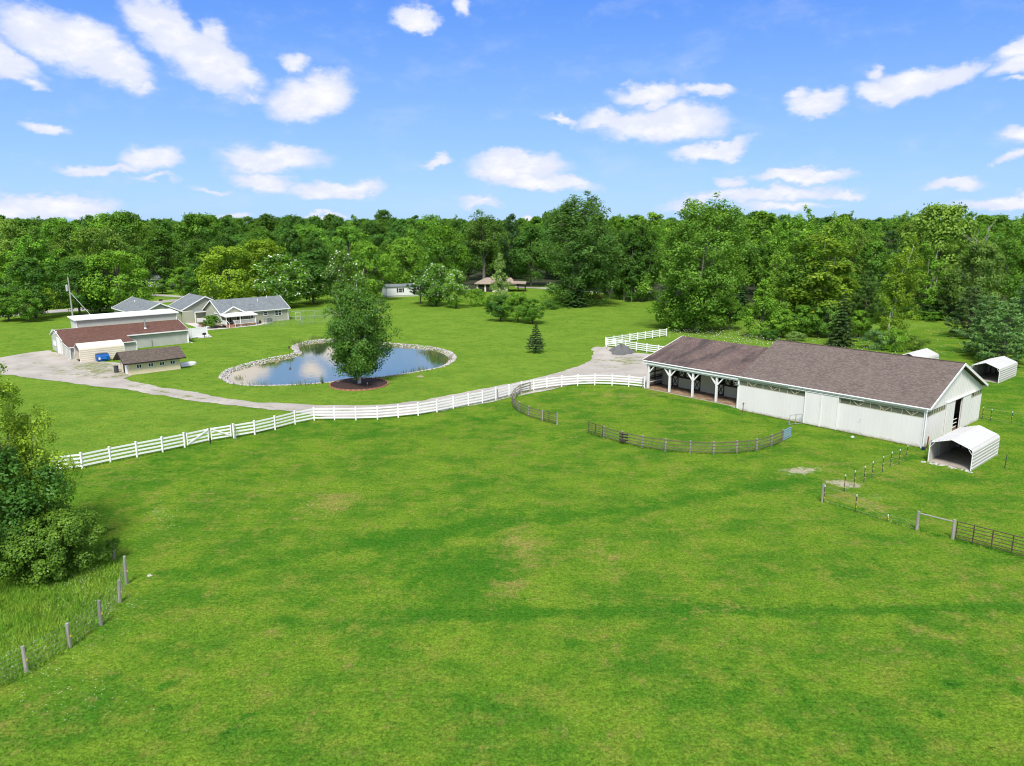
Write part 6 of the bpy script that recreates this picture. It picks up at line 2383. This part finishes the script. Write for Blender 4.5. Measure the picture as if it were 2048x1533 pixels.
    for px, py, tp, w, l, c in ((1562, 676, 618, 60, 'bright bushy young tree above the step between the two roofs', G_FRESH), (1602, 674, 612, 70, 'loose green young tree under the yellowish poplar', G_MID), (1652, 676, 606, 66, 'young tree left of the dark pointed spruce', G_POP), (1458, 660, 600, 64, 'small dense tree right of the huge poplar foot', G_MID),
                                (1716, 676, 622, 56, 'young bright tree right of the dark pointed spruce', G_FRESH)):
        T('small', px, py, tp, w, l, c)
    # ---- left: road, house
    T('small', 18, 643, 578, 66, 'small round roadside tree nearest the left edge', G_MID, var=0, group=None)
    T('small', 56, 645, 581, 58, 'small roadside tree with pale thin stem', G_MID, var=1)
    T('oak', 72, 637, 516, 96, 'thick-stemmed shady tree by the road bend', G_DARK, var=1)
    T('shrub', 112, 617, 575, 66, 'bright lime bush beyond the road by the utility pole', G_LIME, cat='bush')
    T('shrub', 140, 614, 582, 52, 'bright bush behind the utility pole', G_FRESH, cat='bush')
    T('oak', 160, 631, 520, 86, 'dark tree right behind the utility pole', G_DARK, var=2)
    T('small', 189, 629, 583, 36, 'tiny round tree between the road and the workshop', G_MID, var=2)
    T('maple', 240, 627, 501, 128, 'big round maple behind the workshop roof', G_FRESH, var=0, rz=1)
    T('maple', 200, 625, 512, 80, 'shaded maple left of the big round maple', G_DARK, var=1)
    T('small', 325, 588, 560, 38, 'small tree in front of the white farmhouse', G_MID, var=1)
    T('small', 371, 599, 535, 56, 'small bright tree at the track by the garage roof', G_FRESH, var=0)
    T('oak', 396, 603, 530, 52, 'narrow dark tree left of the lime maple', G_DARK, var=3)
    T('maple', 463, 612, 493, 126, 'yellow-green round maple behind the house roof', G_LIME, var=1, rz=.3)
    T('maple', 528, 606, 480, 100, 'second yellow-green maple further back', (0.211, 0.341, 0.018), var=2)
    T('catalpa', 568, 616, 511, 116, 'white-blossomed catalpa at the right end of the house', G_MID, var=1)
    T('oak', 627, 608, 508, 88, 'dark shady tree right of the blossoming catalpa', G_DARK, var=0)
    T('catalpa', 684, 609, 503, 82, 'round flowering catalpa left of the pond birch', (0.102, 0.220, 0.022), var=0)
    T('maple', 733, 603, 484, 96, 'bright round maple above the pond birch', G_FRESH, var=0)
    T('catalpa', 742, 601, 532, 62, 'catalpa heavy with white blossom behind the birch top', G_PALE, var=1)
    T('maple', 812, 583, 477, 84, 'bright broad tree behind the mobile home', G_FRESH, var=2)
    T('maple', 886, 592, 452, 108, 'large bright tree in front of the dark wood', (0.122, 0.270, 0.018), var=1)
    T('vase', 968, 574, 424, 108, 'tall open tree with visible grey trunk behind the pavilion', (0.109, 0.209, 0.031))
    T('oak', 1062, 574, 452, 88, 'dark oval tree right of the pavilion garage', G_DARK, var=2)
    T('oak', 1022, 570, 428, 52, 'dark crown standing on the skyline left of the cottonwood', G_DEEP, var=0)
    T('small', 424, 657, 631, 36, 'small weeping dark-green tree in the mulch bed by the house', G_MID, var=2)
    P = on(410, 655)
    T('shrub', 406, 657, 646, 16, 'low reddish shrub in the mulch bed by the house', (0.218, 0.066, 0.018), cat='shrub')

    # ---- the wood: single trees as far as they can be told apart
    r = random.Random(19)
    edge = [(-160, 616), (250, 604), (300, 576), (420, 592), (780, 586), (960, 580), (1040, 572), (1120, 574), (1200, 588), (1300, 597), (1345, 622), (1480, 632), (1600, 646), (1720, 640), (1930, 634), (2000, 648), (2260, 670)]

    def edge_y(px):
        for (a, b), (c, d) in zip(edge[:-1], edge[1:]):
            if a <= px <= c:
                return b + (d - b) * (px - a) / (c - a)
        return edge[-1][1]
    keep = [(286, 352, 262), (770, 930, 226), (940, 1060, 250), (1030, 1130, 256), (1190, 1345, 215), (-100, 205, 205)]
    zones = [(-400, 318, 'leafy tree of the wood across the road at the left', 'trees of the roadside wood', [G_MID, G_MID, G_DARK, G_OLIVE, G_FRESH], ['oak', 'oak', 'maple', 'aspen']),
             (318, 800, 'rounded dark tree of the wood behind the ranch house', 'trees of the wood behind the house', [G_DARK, G_DARK, G_MID, (0.082, 0.187, 0.018)], ['oak', 'oak', 'maple', 'oak']),
             (800, 1130, 'leafy tree of the wood behind the pavilion garage', 'trees of the wood behind the pavilion', [G_MID, G_DARK, (0.106, 0.231, 0.022)], ['oak', 'maple', 'aspen', 'oak']),
             (1130, 1455, 'slender tree of the wood between the cottonwood and the big poplar', 'trees of the wood behind the grove', [G_MID, G_POP, G_FRESH, G_DARK], ['aspen', 'aspen', 'oak']),
             (1455, 2600, 'slender bright tree of the wood behind the barn', 'trees of the wood behind the barn', [G_POP, G_FRESH, G_MID, G_OLIVE, G_MID], ['aspen', 'aspen', 'aspen', 'oak', 'maple'])]
    SPOTS = [(15, 'above the small roadside trees at the left edge'), (62, 'above the thick-stemmed roadside tree'), (110, 'behind the bright lime bush'), (170, 'above the utility pole'), (225, 'left of the big round maple behind the workshop'), (280, 'directly behind the big round maple'),
             (318, 'left of the white farmhouse'), (350, 'behind the white farmhouse'), (390, 'above the garage wing of the house'), (430, 'left of the yellow-green maples'), (475, 'behind the front yellow-green maple'), (520, 'behind the second yellow-green maple'), (560, 'above the right end of the house roof'), (605, 'behind the blossoming catalpa by the house'),
             (650, 'above the chain-link run'), (690, 'left of the pond birch top'), (722, 'straight behind the pond birch'), (760, 'right of the pond birch top'), (800, 'above the left end of the mobile home'), (845, 'above the mobile home and thin pine'), (890, 'behind the flowering catalpas'), (930, 'behind the large bright tree'),
             (965, 'left of the open grey-trunked tree'), (1005, 'above the left half of the pavilion'), (1050, 'above the right half of the pavilion'), (1085, 'just left of the cottonwood'), (1130, 'behind the left half of the cottonwood'), (1170, 'behind the middle of the cottonwood'), (1210, 'behind the right half of the cottonwood'), (1250, 'behind the left stems of the grove'),
             (1290, 'behind the right stems of the grove'), (1335, 'left of the huge poplar'), (1375, 'behind the left half of the huge poplar'), (1415, 'behind the middle of the huge poplar'), (1455, 'behind the right half of the huge poplar'), (1500, 'between huge poplar and conical maple'), (1540, 'above the conical maple'), (1580, 'left of the yellowish poplar'), (1620, 'behind the left half of the yellowish poplar'),
             (1660, 'behind the right half of the yellowish poplar'), (1700, 'above the dark pointed spruce'), (1740, 'above the soft green meadow pine'), (1780, 'left of the leaning birch'), (1820, 'behind the top of the leaning birch'), (1860, 'above the twin white birches'), (1905, 'above the shadow-skirted pine'), (1945, 'behind the bare dead tree'), (1985, 'behind the pale-topped maple'), (2025, 'above the large front pine'), (9999, 'at the right edge above the pines')]
    placed = list(USED)
    made = 0
    tries = 0
    while made < 222 and tries < 9000:
        tries += 1
        px = r.uniform(-110, 2160)
        e = at(px, edge_y(px))
        d0 = math.hypot(e.x, e.y)
        dist = d0 + 3 + 112 * r.random() ** 1.5
        q = e * (dist / d0)
        q.z = 0
        z = next(zz for zz in zones if px < zz[1])
        kind = r.choice(z[5])
        if px > 1690 and r.random() < .30: kind = 'pine'
        H = r.uniform(14.5, 24.5) * (.86 if dist - d0 < 14 else 1.0)
        if px > 1110: H = r.uniform(15.5, 25.5) * (.9 if dist - d0 < 12 else 1.0)
        W = H * {'oak': .62, 'maple': .78, 'aspen': .44, 'pine': .52}[kind] * r.uniform(.85, 1.15)
        pw = W * FPX / dist / 2
        if any(a - pw < px < b + pw and dist < m for a, b, m in keep):
            continue
        if any((q.x - a) ** 2 + (q.y - b) ** 2 < (.43 * (W + w)) ** 2 for a, b, w, *_ in placed):
            continue
        placed.append((q.x, q.y, W, 0, 0))
        c = r.choice(z[4]) if kind != 'pine' else (.085, .185, .050)
        if kind == 'pine': H *= .82
        k = r.uniform(.78, 1.42)
        col = tuple(min(.42, v * k) for v in c)
        dd = dist - d0
        row = 'front-row' if dd < 14 else 'second-row' if dd < 38 else 'mid-wood' if dd < 75 else 'deep-wood'
        tone = 'yellowish' if col[0] > .58 * col[1] else 'dark' if col[1] < .19 else 'bright' if col[1] > .29 else 'mid-green'
        shape = {'oak': 'oval-crowned', 'maple': 'broad-crowned', 'aspen': 'slender', 'pine': 'conifer'}[kind]
        size = 'tall ' if H > (21.5 if px < 1110 else 22.2) else 'lower ' if H < (17.5 if px < 1110 else 18.5) else ''
        where = next(t for lim, t in SPOTS if px < lim)
        plant(kind, q, W, H, f'{size}{tone} {shape} {row} tree {where}', 'tree', z[3], col)
        made += 1
    # low brush along the foot of the wood
    brush = 0
    while brush < 46:
        px = r.uniform(-60, 2100)
        e = at(px, edge_y(px) + r.uniform(-3, 2))
        d0 = math.hypot(e.x, e.y)
        if any(a - 12 < px < b + 12 for a, b, m in keep[:4]) or 1190 < px < 1330 or px < 210:
            brush += .2
            continue
        z = next(zz for zz in zones if px < zz[1])
        W = r.uniform(4, 8)
        tn, bc = r.choice([('dark', G_DARK), ('mid-green', G_MID), ('deep-green', G_DARK), ('olive', G_OLIVE)])
        plant('shrub', e, W, r.uniform(2, 4.5), (('wide ' if W > 6 else 'small ') + tn + ' brush at the wood edge ' + next(t for lim, t in SPOTS if px < lim)), 'shrub', 'brush along the edge of the wood', bc)
        brush += 1
    return edge, edge_y


EDGE, edge_y = build_trees()


def build_far_wood():
    """the wood beyond, one mass"""
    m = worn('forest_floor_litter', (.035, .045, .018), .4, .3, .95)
    pts = [at(px, py - 1.5) for px, py in EDGE]
    pts += [Vector((900, 1100, 0)), Vector((-900, 1100, 0))]
    from mathutils.geometry import tessellate_polygon
    mb = MB()
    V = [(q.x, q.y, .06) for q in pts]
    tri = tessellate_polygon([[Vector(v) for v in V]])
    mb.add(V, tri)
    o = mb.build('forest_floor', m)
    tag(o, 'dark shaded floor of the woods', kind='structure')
    r = np.random.default_rng(77)
    P, S = [], []
    while len(P) < 3000:
        a = math.radians(r.uniform(-42, 42))
        px = 1024 + FPX * math.tan(a)
        e = at(px, edge_y(min(max(px, -150), 2250)))
        d0 = math.hypot(e.x, e.y)
        dist = d0 + 100 + 620 * r.random() ** .8
        P.append((math.sin(a) * dist, math.cos(a) * dist, 0))
        S.append(r.uniform(.85, 1.42) * (1 if r.random() > .03 else 1.15))
    me = bpy.data.meshes.new('far_woods')
    me.from_pydata(P, [], [])
    set_attr(me, 'size', np.array(S))
    o = link('far_woods', me)
    tag(o, 'far woods closing the horizon behind the nearer trees', kind='stuff')
    src = bpy.data.collections.new('far_wood_crowns')
    for k, (kind, v, c) in enumerate((('oak', 0, G_DARK), ('oak', 1, G_MID), ('oak', 2, (.09, .20, .022)), ('aspen', 0, G_POP), ('maple', 1, G_MID), ('oak', 3, G_DARK))):
        p = PROTO[kind][v]
        cm = p['crown'].copy()
        cm.materials.clear()
        cm.materials.append(leaf_material('far_leaf', .4, c))
        so = bpy.data.objects.new('crown_source', cm)
        src.objects.link(so)
        so.scale = (1, 1, 1)
    ng = bpy.data.node_groups.new('far_wood', 'GeometryNodeTree')
    ng.interface.new_socket('Geometry', in_out='INPUT', socket_type='NodeSocketGeometry')
    ng.interface.new_socket('Geometry', in_out='OUTPUT', socket_type='NodeSocketGeometry')
    n = ng.nodes
    gi, go = n.new('NodeGroupInput'), n.new('NodeGroupOutput')
    ip = n.new('GeometryNodeInstanceOnPoints')
    ci = n.new('GeometryNodeCollectionInfo')
    ci.inputs['Collection'].default_value = src
    ci.inputs['Separate Children'].default_value = True
    ci.inputs['Reset Children'].default_value = True
    ip.inputs['Pick Instance'].default_value = True
    rv = n.new('FunctionNodeRandomValue')
    rv.data_type = 'INT'
    rv.inputs['Min'].default_value = 0
    rv.inputs['Max'].default_value = 5
    rf = n.new('FunctionNodeRandomValue')
    rf.data_type = 'FLOAT_VECTOR'
    rf.inputs[0].default_value = (0, 0, 0)
    rf.inputs[1].default_value = (0, 0, 6.28)
    at_ = n.new('GeometryNodeInputNamedAttribute')
    at_.data_type = 'FLOAT'
    at_.inputs['Name'].default_value = 'size'
    L = ng.links.new
    L(gi.outputs[0], ip.inputs['Points'])
    L(ci.outputs[0], ip.inputs['Instance'])
    L([q for q in rv.outputs if q.type == 'INT'][0], ip.inputs['Instance Index'])
    L([q for q in rf.outputs if q.type == 'VECTOR'][0], ip.inputs['Rotation'])
    L(at_.outputs[0], ip.inputs['Scale'])
    L(ip.outputs[0], go.inputs[0])
    md = o.modifiers.new('far_wood', 'NODES')
    md.node_group = ng


build_far_wood()
